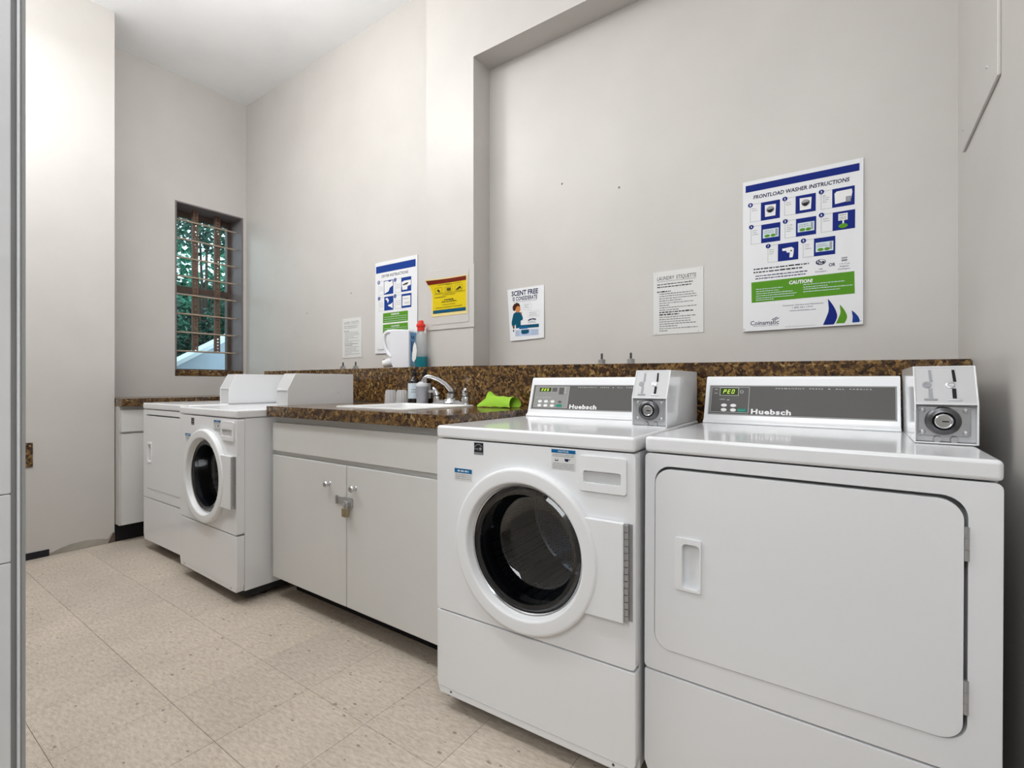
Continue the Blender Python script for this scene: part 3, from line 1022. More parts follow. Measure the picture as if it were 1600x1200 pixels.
def sticker_set(t):
    # energy mark
    y = -0.0008
    e = B().box(0.155, 0.190, y, 0.0, 0.845, 0.882).build('energy_sticker', 'ink', t)
    ln = B()
    for k in range(10):
        a0, a1 = R(35 + 12 * k), R(35 + 12 * (k + 1))
        ln.flat([(0.1725 + r_ * math.cos(q), y - 0.0004, 0.8585 + r_ * math.sin(q) * 1.05) for r_, q in ((0.0165, a0), (0.0182, a0), (0.0182, a1), (0.0165, a1))])
    ln.flat([(0.1795 + 0.0075 * math.cos(R(90 + 144 * 0)), y - 0.0004, 0.863 + 0.0075)] + [(0.1795 + (0.0075 if i % 2 == 0 else 0.0033) * math.cos(R(90 + 36 * i)), y - 0.0004, 0.863 + (0.0075 if i % 2 == 0 else 0.0033) * math.sin(R(90 + 36 * i))) for i in range(1, 10)])
    ln.build('energy_mark', 'ink_lgrey', e, smooth=False)
    quad_b = B()
    quad(quad_b, 0.156, 0.189, 0.8455, 0.8525, y - 0.0003)
    quad_b.build('energy_mark', 'ink_grey', e, smooth=False)
    text('energy', 'energy_lettering', 'ink_lgrey', e, 0.157, 0.172, 0.8575, 0.8645, y - 0.0005)
    text('ENERGY STAR', 'energy_lettering', 'ink_lgrey', e, 0.159, 0.187, 0.8470, 0.8508, y - 0.0006)
    rnd = random.Random(11)
    # small maintenance label with a blue head band
    s1 = B().box(0.076, 0.146, y, 0.0, 0.757, 0.795).build('sticker', 'paper_grey', t)
    b = B()
    quad(b, 0.076, 0.146, 0.781, 0.795, y - 0.0003)
    b.build('sticker_band', 'sticker_blue', s1, smooth=False)
    b = B()
    greek(b, 0.088, 0.134, 0.785, 0.0055, y - 0.0005, rnd, (0.8, 1.6))
    b.build('sticker_lettering', 'label', s1, smooth=False)
    b = B()
    for z in (0.774, 0.768, 0.762):
        greek(b, 0.08, 0.142, z, 0.0026, y - 0.0004, rnd)
    b.build('sticker_lettering', 'ink_lgrey', s1, smooth=False)
    # larger instruction label
    s2 = B().box(0.430, 0.505, y, 0.0, 0.826, 0.882).build('sticker', 'paper_grey', t)
    b = B()
    quad(b, 0.430, 0.505, 0.872, 0.882, y - 0.0003)
    b.build('sticker_band', 'sticker_blue', s2, smooth=False)
    text('NOTICE', 'sticker_lettering', 'label', s2, 0.452, 0.484, 0.8742, 0.8798, y - 0.0005, bold=0.02)
    b = B()
    for z in (0.8665, 0.862):
        greek(b, 0.434, 0.501, z, 0.0024, y - 0.0004, rnd)
    for z in (0.842, 0.8375, 0.833, 0.8285):
        greek(b, 0.434, 0.501, z, 0.0022, y - 0.0004, rnd)
    b.build('sticker_lettering', 'ink_lgrey', s2, smooth=False)
    b = B()
    quad(b, 0.441, 0.452, 0.8495, 0.852, y - 0.0004)
    quad(b, 0.4415, 0.4425, 0.852, 0.857, y - 0.0004)
    quad(b, 0.4505, 0.4515, 0.852, 0.857, y - 0.0004)
    b.flat([(0.471, y - 0.0004, 0.857), (0.474, y - 0.0004, 0.8495), (0.483, y - 0.0004, 0.8495), (0.484, y - 0.0004, 0.857)])
    quad(b, 0.484, 0.490, 0.8545, 0.8565, y - 0.0004)
    b.build('sticker_drawing', 'navy', s2, smooth=False)


def washer(label, loc, rz, zo=0.0, ry=0.0):
    t = thing('washing_machine', label, 'washer', (loc[0], loc[1], 0), rz, None, ry)
    shell(t, zo, 0.038)
    cx, cz = 0.338, 0.580 + zo
    B().prism(rrect(0.0, PW, 0.3275 + zo, 0.886 + zo, 0.012, 3), 'y', 0.0, 0.037, 0.005, holes=[circle(cx, cz, 0.195)]).build('front_panel', 'enamel', t)
    pl = [(0.0, 0.088), (0.0, 0.323), (PW, 0.323), (PW, 0.088), (PW - 0.012, 0.052), (0.012, 0.052)]
    B().prism([(x, z + zo) for x, z in pl], 'y', 0.0, 0.037, 0.004).build('lower_panel', 'enamel', t)
    for x in (0.06, PW - 0.06):
        B().lathe([(0.0, -0.0015), (0.0035, -0.001), (0.004, 0.0)], (x, 0, 0.066 + zo), 'y', 8).build('panel_screw', 'dark_metal', t)
    B().box(0.012, PW - 0.012, -0.0012, 0.0, 0.075 + zo, 0.0765 + zo).build('panel_crease', 'plastic_grey', t)
    lid(t, zo)
    # door: ring, hinge plate, glass
    d = B()
    d.lathe([(0.240, -0.001), (0.240, -0.017), (0.2385, -0.021), (0.235, -0.0235), (0.230, -0.0245), (0.203, -0.0245), (0.199, -0.0235), (0.1965, -0.021), (0.195, -0.016), (0.188, 0.004), (0.188, 0.008), (0.239, 0.0), (0.240, -0.001)], (cx, 0, cz), 'y', 72)
    dz = 0.128
    hp = [(cx + math.sqrt(0.236 ** 2 - dz ** 2), cz - dz), (0.648, cz - dz), (0.648, cz + dz)]
    a0 = math.asin(dz / 0.236)
    hp += [(cx + 0.236 * math.cos(a0 * (1 - 2 * i / 14)), cz + 0.236 * math.sin(a0 * (1 - 2 * i / 14))) for i in range(15)][:-1]
    d.prism(hp, 'y', -0.0195, -0.0025, 0.003)
    do = d.build('door', 'plastic_white', t)
    B().lathe([(0.1885, 0.001), (0.1855, -0.003), (0.1825, 0.0), (0.1825, 0.010), (0.1885, 0.010)], (cx, 0, cz), 'y', 64).build('glass_trim', 'chrome', do)
    B().lathe([(0.1825, 0.002), (0.172, -0.004), (0.160, 0.0), (0.157, 0.014), (0.150, 0.06), (0.143, 0.085), (0.125, 0.098), (0.09, 0.104), (0.0, 0.107)], (cx, 0, cz), 'y', 64).build('door_glass', 'door_glass', do)
    h = B()
    for i in range(14):
        z0 = cz - dz + 0.003 + i * (2 * dz - 0.006) / 14
        h.cyl((0.6535, -0.012, z0), (0.6535, -0.012, z0 + (2 * dz - 0.006) / 14 - 0.0018), 0.0052, 8)
    h.box(0.648, 0.656, -0.010, 0.0, cz - dz + 0.003, cz + dz - 0.003)
    for i in range(7):
        h.lathe([(0.0, -0.0125), (0.003, -0.012), (0.0035, -0.010)], (0.6615, 0.010, cz - dz + 0.025 + i * 0.034), 'y', 8)
    h.box(0.655, 0.667, -0.002, 0.0, cz - dz + 0.003, cz + dz - 0.003)
    h.build('hinge', 'hinge', do)
    B().lathe([(0.195, 0.006), (0.175, 0.012), (0.17, 0.03), (0.178, 0.05), (0.185, 0.09), (0.20, 0.10), (0.195, 0.018)], (cx, 0, cz), 'y', 48).build('gasket', 'gasket', t)
    dr = B().lathe([(0.19, 0.10), (0.262, 0.115), (0.262, 0.50), (0.24, 0.515), (0.0, 0.52)], (0, 0, 0), 'y', 56).build('drum', 'drum_holes', t, (cx, 0, cz))
    for k in range(3):
        a = R(90 + 120 * k + 25)
        c0 = Vector((math.cos(a), 0, math.sin(a)))
        B().tube([c0 * 0.25 + Vector((0, 0.14, 0)), c0 * 0.235 + Vector((0, 0.3, 0)), c0 * 0.25 + Vector((0, 0.48, 0))], [0.018, 0.03, 0.018], 8).build('drum_paddle', 'drum', dr)
    # detergent drawer
    w_ = B().prism(rrect(0.519, 0.652, 0.777 + zo, 0.872 + zo, 0.008, 4), 'y', -0.007, -0.0002, 0.002,
                   holes=[rrect(0.531, 0.637, 0.800 + zo, 0.832 + zo, 0.006, 4)]).build('detergent_drawer', 'plastic_white', t)
    B().prism([(0.530, 0.799 + zo), (0.638, 0.799 + zo), (0.638, 0.828 + zo), (0.60, 0.833 + zo), (0.568, 0.833 + zo), (0.530, 0.828 + zo)], 'y', -0.002, -0.0003, 0.0).build('drawer_grip', 'plastic_grey', w_)
    sticker_set(t)
    console(t, 'washer', zo)
    feet(t, 0.052)
    return t


def dryer(label, loc, rz, zo=0.0, ry=0.0):
    t = thing('tumble_dryer', label, 'dryer', (loc[0], loc[1], 0), rz, None, ry)
    shell(t, zo, 0.038)
    x0, x1, z0, z1 = 0.0265, 0.6225, 0.3865 + zo, 0.8515 + zo
    B().prism(rrect(0.0, PW, 0.3265 + zo, 0.886 + zo, 0.012, 3), 'y', 0.0, 0.037, 0.004, holes=[rrect(x0, x1 + 0.003, z0, z1 + 0.0035, 0.04, 8)]).build('front_panel', 'enamel', t)
    B().box(0.02, PW - 0.02, 0.0375, 0.041, 0.34 + zo, 0.88 + zo).build('door_recess', 'plastic_grey', t)
    B().prism([(x, z + zo) for x, z in [(0.0, 0.083), (0.0, 0.322), (PW, 0.322), (PW, 0.083), (PW - 0.012, 0.052), (0.012, 0.052)]], 'y', 0.0, 0.037, 0.004).build('lower_panel', 'enamel', t)
    lid(t, zo)
    d = B().prism(rrect(x0 + 0.002, x1 - 0.003, z0 + 0.002, z1 - 0.0035, 0.038, 8), 'y', -0.003, 0.0165, 0.003,
                  holes=[rrect(0.098, 0.140, 0.558 + zo, 0.668 + zo, 0.010, 4)]).build('door', 'enamel', t)
    h = B()
    h.prism(rrect(0.080, 0.144, 0.551 + zo, 0.682 + zo, 0.005, 3), 'y', -0.008, -0.003, 0.002, holes=[rrect(0.098, 0.140, 0.558 + zo, 0.668 + zo, 0.010, 4)])
    # scooped pocket behind the opening
    for i in range(6):
        f0, f1 = i / 6, (i + 1) / 6
        ya, yb = 0.015 * math.cos(f0 * 1.45), 0.015 * math.cos(f1 * 1.45)
        h.bm.faces.new([h.bm.verts.new(p) for p in ((0.098 + 0.042 * f0, ya, 0.558 + zo), (0.098 + 0.042 * f1, yb, 0.558 + zo), (0.098 + 0.042 * f1, yb, 0.668 + zo), (0.098 + 0.042 * f0, ya, 0.668 + zo))])
    h.build('door_handle', 'plastic_white', d)
    for zz in (0.735, 0.445):
        k = B()
        for i in range(3):
            za = zz + zo + i * 0.0215
            k.cyl((0.6235, -0.001, za), (0.6235, -0.001, za + 0.0208), 0.0042, 8)
        k.box(0.6205, 0.6275, -0.001, 0.004, zz + zo, zz + zo + 0.064)
        k.build('hinge', 'hinge', d)
    console(t, 'dryer', zo)
    feet(t, 0.052)
    return t


# near pair, then far pair
w1 = washer('white front-load washer standing nearest, between the sink cabinet and the near dryer', (-1.138, 1.183), R(2.0))
d1 = dryer('white front-load dryer with square door at the right wall', (-0.459, 1.250), 0.0, 0.0, R(0.25))
w2 = washer('white front-load washer left of the sink cabinet, beside the far dryer', (-3.094, 1.168), R(-1.2), 0.010)
d2 = dryer('white front-load dryer farthest away, beside the left wall cabinet', (-3.775, 1.217), 0.0, 0.014)


def on(m, x, y):
    v = Matrix.Rotation(m.rotation_euler.z, 4, 'Z') @ Vector((x, y, 0))
    return (m.location.x + v.x, m.location.y + v.y)


def put(m, label, x, y, z, bare=False):
    p = on(m, x, y)
    return coin_box(label, (p[0], p[1], z), m.rotation_euler.z, bare)


put(w1, 'white coin box on the near washer, beside its control panel', 0.556, 0.305, 0.9295)
put(d1, 'white coin box on the dryer by the right wall', 0.568, 0.24, 0.928)
put(w2, 'white coin box on the washer left of the sink', 0.556, 0.255, 0.9395, True)
put(d2, 'white coin box on the farthest dryer, below the window', 0.5615, 0.215, 0.9435, True)

# ------------------------------------------------------------------ things around the sink
for x, y, lab in ((-2.199, 1.905, 'clear upturned plastic cup behind the sink, left one of two'), (-2.116, 1.915, 'clear upturned plastic cup behind the sink, right one beside the amber bottle')):
    t = thing('plastic_cup', lab, 'cup', (x, y, CT), 0, 'clear cups behind the sink')
    B().lathe([(0.035, 0.0), (0.035, 0.003), (0.0335, 0.004), (0.029, 0.070), (0.026, 0.075), (0.0, 0.075), ], (0, 0, 0), 'z', 24).build('cup_wall', 'clear_plastic', t)
    B().lathe([(0.0335, 0.0), (0.0357, 0.0), (0.0357, 0.004), (0.0335, 0.004)], (0, 0, 0), 'z', 24).build('cup_rim', 'plastic_grey', t)
    r = B()
    for k in range(12):
        a = 2 * math.pi * k / 12
        r.cyl((0.0334 * math.cos(a), 0.0334 * math.sin(a), 0.006), (0.0292 * math.cos(a), 0.0292 * math.sin(a), 0.068), 0.0007, 5)
    r.build('cup_ribs', 'print_white', t)


def amber(x, y, lab):
    t = thing('soap_bottle', lab, 'bottle', (x, y, CT))
    B().lathe([(0.0, 0.0), (0.032, 0.0), (0.034, 0.003), (0.034, 0.115), (0.030, 0.128), (0.018, 0.142), (0.013, 0.15), (0.013, 0.16), (0.0, 0.16)], (0, 0, 0), 'z', 28).build('bottle', 'amber', t)
    B().lathe([(0.0345, 0.028), (0.0346, 0.029), (0.0346, 0.112), (0.0345, 0.113)], (0, 0, 0), 'z', 28).build('bottle_label', 'label', t)
    c = B()
    c.lathe([(0.0142, 0.156), (0.0142, 0.172), (0.008, 0.175), (0.006, 0.192), (0.0, 0.193)], (0, 0, 0), 'z', 18)
    c.build('pump_cap', 'black', t)
    return t


b1 = amber(-2.020, 1.918, 'dark amber bottle with pale blue label behind the sink')
g = B()
rnd = random.Random(5)
for z in (0.075, 0.062):
    for i in range(3):
        a0 = R(-72 + i * 16)
        a1 = a0 + R(11)
        g.flat([(0.0350 * math.cos(a), 0.0350 * math.sin(a), zz) for a, zz in ((a0, z), (a1, z), (a1, z + 0.005), (a0, z + 0.005))])
g.build('label_lettering', 'ink_grey', b1, smooth=False)
amber(-1.955, 1.934, 'dark amber bottle half hidden behind the grey canister')

t = thing('canister', 'grey cylindrical canister with domed lid behind the sink', 'canister', (-1.885, 1.862, CT))
t.location = (-1.917, 1.880, CT)
B().lathe([(0.0, 0.0), (0.030, 0.0), (0.0315, 0.003), (0.0335, 0.095), (0.0, 0.095)], (0, 0, 0), 'z', 28).build('canister_body', 'can', t)
B().lathe([(0.0345, 0.095), (0.0345, 0.104), (0.031, 0.110), (0.018, 0.120), (0.0, 0.123)], (0, 0, 0), 'z', 28).build('canister_lid', 'can_lid', t)

# green cloth lying curled on the counter
t = thing('dish_cloth', 'lime green cloth lying curled on the countertop right of the sink', 'cloth', (-1.35, 1.82, CT))
b = B()
nu, nv = 18, 16
grid = []
for i in range(nu + 1):
    row = []
    s_ = i / nu
    for j in range(nv + 1):
        q = j / nv
        x = -0.075 + 0.155 * s_ - 0.01 * math.sin(q * 5)
        a = math.pi * (0.02 + 1.30 * q)
        rr = 0.033 + 0.006 * math.sin(s_ * 6 + 1) * q
        yv = -rr * math.cos(a) * 1.15
        zv = 0.031 + rr * math.sin(a) * (1 + 0.25 * math.sin(s_ * 3.1)) - (1 - q) * 0.028
        if s_ < 0.22:
            k = (0.22 - s_) / 0.22
            if q < 0.25:
                x -= 0.03 * k
                zv *= 1 - 0.7 * k
            elif q < 0.7:
                zv += 0.028 * k * math.sin((q - 0.25) / 0.45 * math.pi)
                x += 0.012 * k
        zv = max(0.0015, zv + 0.002 * math.sin(s_ * 17 + q * 9))
        row.append(b.bm.verts.new((x, yv, zv)))
    grid.append(row)
for i in range(nu):
    for j in range(nv):
        b.bm.faces.new((grid[i][j], grid[i + 1][j], grid[i + 1][j + 1], grid[i][j + 1]))
bmesh.ops.recalc_face_normals(b.bm, faces=b.bm.faces)
bmesh.ops.solidify(b.bm, geom=list(b.bm.faces), thickness=0.002)
b.build('cloth_sheet', 'cloth', t, angle=70)

# ------------------------------------------------------------------ things on the ledge
LZ = 1.1605
t = thing('detergent_jug', 'white detergent jug lying on its side on the ledge with cap to the left', 'jug', (-2.345, 2.112, LZ), R(14))
K = 0.80
body = [(-0.060, 0.075), (-0.050, 0.035), (-0.030, 0.0), (0.112, 0.0), (0.117, 0.006), (0.118, 0.226), (0.112, 0.234), (0.02, 0.240), (-0.04, 0.243), (-0.058, 0.236), (-0.060, 0.215)]
jb = B().prism([(x * K, z) for x, z in body], 'y', -0.050, 0.040, 0.012, seg=3)
jb.tube([(x * K, -0.036, z) for x, z in ((-0.045, 0.228), (-0.085, 0.228), (-0.112, 0.217), (-0.122, 0.192), (-0.118, 0.155), (-0.105, 0.120), (-0.080, 0.090), (-0.045, 0.072))],
        [0.015, 0.014, 0.0125, 0.012, 0.012, 0.0125, 0.014, 0.017], 14)
jb.build('jug_body', 'jug', t)
B().cyl((-0.030, -0.016, 0.046), (-0.075, -0.018, 0.036), 0.034, 20, 0.029).build('spout_neck', 'jug', t)
B().cyl((-0.075, -0.018, 0.036), (-0.108, -0.020, 0.029), 0.0285, 20, 0.025).build('jug_cap', 'plastic_white', t)
B().cyl((-0.096, -0.026, 0.052), (-0.108, -0.026, 0.052), 0.008, 10).build('cap_button', 'ink_grey', t)
lb = B().box(0.0935, 0.0965, -0.042, 0.034, 0.012, 0.222, 0.001, 1).build('jug_label', 'jug_label2', t)
B().box(0.096, 0.0975, -0.040, 0.032, 0.11, 0.219).build('label_panel', 'jug_label', lb)
for z0, z1 in ((0.10, 0.165), (0.18, 0.20)):
    for k in range(2):
        B().box(0.0976, 0.0980, -0.028 + k * 0.02, -0.020 + k * 0.02, z0, z1).build('label_mark', 'navy', lb)

t = thing('spray_bottle', 'clear cleaner bottle with red cap and teal liquid on the ledge', 'bottle', (-2.098, 2.046, LZ))
B().lathe([(0.0, 0.0), (0.042, 0.0), (0.045, 0.004), (0.045, 0.060), (0.040, 0.075), (0.0, 0.075)], (0, 0, 0), 'z', 28, 1.0, 0.62).build('liquid', 'teal_liquid', t)
B().lathe([(0.0455, 0.062), (0.042, 0.10), (0.037, 0.135), (0.038, 0.165), (0.034, 0.190), (0.020, 0.206), (0.018, 0.215)], (0, 0, 0), 'z', 28, 1.0, 0.62).build('bottle', 'clear_bottle', t)
B().prism([(-0.044, 0.045), (-0.030, 0.030), (-0.012, 0.050), (-0.004, 0.095), (-0.010, 0.130), (-0.024, 0.150), (-0.036, 0.120), (-0.042, 0.08)], 'y', -0.0295, -0.0285).build('bottle_label', 'print_white', t)
c = B()
c.lathe([(0.0, 0.215), (0.021, 0.215), (0.022, 0.235), (0.027, 0.24), (0.027, 0.252), (0.018, 0.257), (0.014, 0.275), (0.0, 0.278)], (0, 0, 0), 'z', 20)
c.build('cap', 'red', t)

for k, (x, lab) in enumerate(((-2.955, 'chrome water valve on the ledge left of the pair behind the far washer'), (-2.815, 'chrome water valve on the ledge right of the pair behind the far washer'),
                              (-0.985, 'chrome water valve on the ledge left of the pair behind the near washer'), (-0.842, 'chrome water valve on the ledge right of the pair behind the near washer, taller'))):
    z = 1.1602 if x < -1.7 else zt(x) + 0.0003
    t = thing('water_valve', lab, 'valve', (x, 2.13, z), 0, 'water valves on the ledge')
    b = B()
    b.lathe([(0.018, 0.0), (0.018, 0.026), (0.0, 0.028)], (0, 0, 0), 'z', 6)
    b.build('valve_nut', 'steel', t)
    b = B()
    b.lathe([(0.0, 0.028), (0.0055, 0.028), (0.005, 0.054), (0.0, 0.056)], (0, 0, 0), 'z', 10)
    b.build('valve_stem', 'dark_metal', t)

# ------------------------------------------------------------------ access panel and posters


class Poster:
    """sheet whose front is the local x-z plane; coordinates in mm from the top left corner"""

    def __init__(s, name, label, cat, x0, ztop, w_, h, y, paper, thick=0.0012, rx=0.0, shape=None, ry=0.0):
        s.w, s.h = w_, h
        s.t = thing(name, label, cat, (x0 + w_ / 2000, y - thick - math.sin(abs(rx)) * h / 1000, ztop - h / 1000), 0, None, ry, rx)
        pts = shape or [(0, 0), (w_, 0), (w_, h), (0, h)]
        s.sheet = B().prism([s.p(*q) for q in pts], 'y', 0.0, thick, 0.0002 if thick > 0.002 else 0, seg=1).build('sheet', paper, s.t)

    def p(s, x, t):
        return ((x - s.w / 2) / 1000, (s.h - t) / 1000)

    def rects(s, name, m, rs, layer=1, parent=None):
        b = B()
        for x0, t0, x1, t1 in rs:
            a, c = s.p(x0, t1), s.p(x1, t0)
            quad(b, a[0], c[0], a[1], c[1], -0.0004 * layer)
        return b.build(name, m, parent or s.t, smooth=False)

    def poly(s, name, m, polys, layer=1, parent=None):
        b = B()
        for pts in polys:
            b.flat([(s.p(*q)[0], -0.0004 * layer, s.p(*q)[1]) for q in pts])
        return b.build(name, m, parent or s.t, smooth=False)

    def text(s, tx, name, m, x0, t0, x1, t1, layer=1, parent=None, **k):
        a, c = s.p(x0, t1), s.p(x1, t0)
        return text(tx, name, m, parent or s.t, a[0], c[0], a[1], c[1], -0.0004 * layer, **k)

    def lines(s, name, m, ls, h, layer=1, seed=0, parent=None):
        b = B()
        r = random.Random(seed)
        for x0, x1, t in ls:
            a = s.p(x0, t)
            greek(b, a[0], s.p(x1, t)[0], a[1], h / 1000, -0.0004 * layer, r)
        return b.build(name, m, parent or s.t, smooth=False)


def disc(cx, ct, r, n=20, sx=1.0):
    return [(cx + sx * r * math.cos(2 * math.pi * i / n), ct - r * math.sin(2 * math.pi * i / n)) for i in range(n)]


# large washer poster
P = Poster('instruction_poster', 'large white poster with blue step pictures on the right of the back wall', 'poster', -0.396, 1.902, 412, 622, YB - 0.0005, 'paper', 0.006, R(-0.5), [(0, 1), (409, 0), (412, 616), (6, 622)], R(0.4))
P.rects('header_band', 'blue', [(11, 18, 397, 46)])
P.text('FRONTLOAD WASHER INSTRUCTIONS', 'title_lettering', 'navy', 41, 63, 367, 79, bold=0.025, shear=0.12)
cards = [(29, 99, 69, 138, 172), (154, 99, 192, 260, 168), (277, 98, 313, 383, 168), (33, 190, 71, 140, 264), (156, 189, 194, 262, 258), (278, 187, 315, 385, 256), (96, 278, 132, 203, 347), (219, 276, 255, 324, 344)]
for n, (a, t0, m_, e, t1) in enumerate(cards):
    c = P.rects('step_card', 'ink_grey', [(a, t0, m_, t0 + 0.9), (a, t1 - 0.9, m_, t1), (a, t0, a + 0.9, t1)])
    P.rects('step_panel', 'blue', [(m_, t0 - 0.5, e, t1 + 0.5)], 1, c)
    P.poly('number_disc', 'blue', [disc(a + 1, t0 + 2, 9)], 2, c)
    P.text(str(n + 1), 'number', 'print_white', a - 1.5, t0 - 2.5, a + 3.5, t0 + 6.5, 3, c, bold=0.02)
    mx_, my_ = (m_ + e) / 2, (t0 + t1) / 2
    P.lines('step_lettering', 'ink_grey', [(a + 6, a + 6 + 22 * f, t0 + 20 + 8 * k) for k, f in enumerate(((0.75, 1.0), (0.7, 0.8), (0.5, 1.0, 0.9, 0.7), (0.9, 0.7, 1.0), (0.9, 0.8, 1.0, 0.7), (0.8, 1.0), (0.8, 0.7, 0.6), (0.7, 0.6, 1.0))[n])], 2.2, 1, n, c)
    if n in (0, 1):
        P.poly('step_picture', 'print_white', [[(mx_ - 20, my_ - 24), (mx_ + 20, my_ - 22), (mx_ + 18, my_ + 24), (mx_ - 19, my_ + 24)]], 2, c)
        P.poly('step_drawing', 'ink_grey', [disc(mx_, my_ - 3, 13, 18, 1.1)], 3, c)
        P.poly('step_drawing', 'ink_lgrey', [disc(mx_ - 1, my_ - 8, 8, 14, 1.3)], 4, c)
        P.poly('step_drawing', 'ink', [[(mx_ - 12, my_ - 2), (mx_ + 13, my_ - 5), (mx_ + 3, my_ + 10), (mx_ - 5, my_ + 9)]], 5, c)
    elif n == 2:
        P.poly('step_picture', 'print_white', [[(m_ + 7, t0 + 18), (m_ + 14, t0 + 11), (e - 9, t0 + 10), (e - 7, t0 + 22), (e - 12, t1 - 17), (m_ + 9, t1 - 12)]], 2, c)
        P.rects('step_drawing', 'ink_grey', [(e - 27, my_ + 1, e - 11, my_ + 22)], 3, c)
        P.rects('step_drawing', 'ink_lgrey', [(e - 25, my_ + 3, e - 13, my_ + 20)], 4, c)
    elif n in (3, 4, 7):
        P.rects('step_picture', 'label', [(m_ + 6, my_ - 17, e - 6, my_ + 19)], 2, c)
        P.lines('step_drawing', 'ink_grey', [(m_ + 12, e - 26, my_ - 8), (m_ + 10, e - 22, my_ - 1)], 2.4, 3, n, c)
        P.poly('step_drawing', 'green', [disc(m_ + 22, my_ + 11, 6, 12, 1.7), disc(e - 26, my_ + 11, 6, 12, 1.5)], 3, c)
        P.rects('step_drawing', 'ink_lgrey', [(e - 18, my_ - 14, e - 10, my_ + 14)], 3, c)
    elif n == 5:
        P.rects('step_picture', 'print_white', [(mx_ - 17, t0 + 8, mx_ + 12, t0 + 34), (mx_ - 4, t0 + 34, mx_ + 1, t0 + 48)], 2, c)
        P.lines('step_drawing', 'ink_grey', [(mx_ - 14, mx_ + 8, t0 + 16), (mx_ - 14, mx_ + 8, t0 + 24), (mx_ - 14, mx_ + 8, t0 + 30)], 2.6, 3, n, c)
        P.poly('step_drawing', 'green', [disc(mx_ - 2, t1 - 14, 9, 18, 1.6)], 3, c)
    else:
        P.poly('step_picture', 'print_white', [[(m_ + 15, my_ - 14), (mx_ + 12, my_ - 17), (mx_ + 20, my_ - 10), (mx_ + 19, my_ + 10), (mx_ + 16, t1 - 10), (mx_ + 5, t1 - 10), (mx_ + 6, my_ + 4), (mx_ - 4, my_ + 4), (mx_ - 6, my_ - 4), (m_ + 16, my_ - 5)]], 2, c)
        P.poly('step_drawing', 'ink', [disc(mx_ + 11, my_ - 2, 3, 8)], 3, c)
P.lines('body_lettering', 'ink', [(44, 239, 371), (44, 217, 384)], 5.5, 1, 21)
P.lines('body_lettering', 'navy', [(51, 234, 399), (51, 232, 410)], 4.2, 1, 22)
P.poly('detergent_mark', 'navy', [disc(278, 369, 11, 20, 1.5)])
P.poly('detergent_mark', 'paper', [disc(279, 368, 8.5, 20, 1.5)], 2)
P.text('he', 'detergent_mark', 'navy', 268, 361, 290, 375, 3, bold=0.03, shear=0.2)
P.text('OR', 'body_lettering', 'navy', 304, 377, 325, 390, bold=0.03)
P.text('HE', 'body_lettering', 'navy', 273, 393, 284, 398.5)
P.text('Detergent', 'body_lettering', 'navy', 261, 402, 297, 409)
P.rects('cup_drawing', 'ink_lgrey', [(344, 360, 362, 366)])
P.rects('cup_drawing', 'ink_grey', [(344, 369, 362, 375)])
P.text('1/4 Cup', 'body_lettering', 'navy', 338, 382, 370, 388)
P.text('Regular', 'body_lettering', 'navy', 339, 391, 368, 398)
P.text('Detergent', 'body_lettering', 'navy', 334, 401, 371, 408)
gr = P.poly('caution_box', 'green', [[(36, 421), (384, 417), (386, 500), (38, 505)]])
P.text('CAUTION!', 'caution_lettering', 'print_white', 172, 429, 252, 444, 2, gr, bold=0.04, shear=0.1)
P.lines('caution_lettering', 'label', [(54, 150, 453), (54, 140, 462), (54, 185, 471), (54, 198, 480), (54, 190, 489), (54, 120, 497)], 3.0, 2, 23, gr)
P.lines('caution_lettering', 'label', [(221, 355, 451), (221, 300, 461), (221, 380, 469), (221, 340, 479)], 3.0, 2, 23, gr)
P.text('Customer Service and Assistance', 'body_lettering', 'navy', 150, 523, 287, 529)
P.text('1 800 561-1972', 'body_lettering', 'navy', 184, 534, 253, 540)
P.text('www.coinamatic.com', 'body_lettering', 'navy', 175, 545, 263, 551)


def sail(x, t0, t1, wd, m):
    L_, R_ = [], []
    for i in range(9):
        f = i / 8
        t = t0 + (t1 - t0) * f
        L_.append((x + wd * 0.02 + wd * (0.10 * math.sin(math.pi * f * 0.7)) - (wd * 0.42 * max(0, f - 0.45) / 0.55), t))
        R_.append((x + wd * (0.02 + 0.72 * math.sin(math.pi * 0.62 * f) ** 0.9) - (wd * 0.22 * max(0, f - 0.7) / 0.3), t))
    P.poly('sail_mark', m, [L_ + R_[::-1]])


sail(301, 512, 611, 44, 'blue')
sail(339, 537, 608, 34, 'green')
P.poly('sail_mark', 'blue_mid', [[(377, 562), (388, 573), (397, 586), (402, 600), (401, 607), (379, 608), (380, 585)]])
P.text('Coinamatic', 'maker_lettering', 'navy', 34, 580, 138, 598, bold=0.01)
P.poly('maker_mark', 'navy', [[(112, 578), (132, 568), (132, 571), (113, 581)], [(116, 582), (138, 572), (138, 575), (118, 584)]])
P.lines('maker_lettering', 'ink_grey', [(46, 96, 603), (100, 135, 603)], 2.4, 1, 24)
P.lines('small_lettering', 'ink_lgrey', [(160, 262, 611)], 2.0, 1, 25)
for q in ((404, 600), (10, 612)):
    B().lathe([(0.0, -0.002), (0.003, -0.0015), (0.0035, 0.0)], (P.p(*q)[0], 0, P.p(*q)[1]), 'y', 8).build('pin', 'steel', P.t)

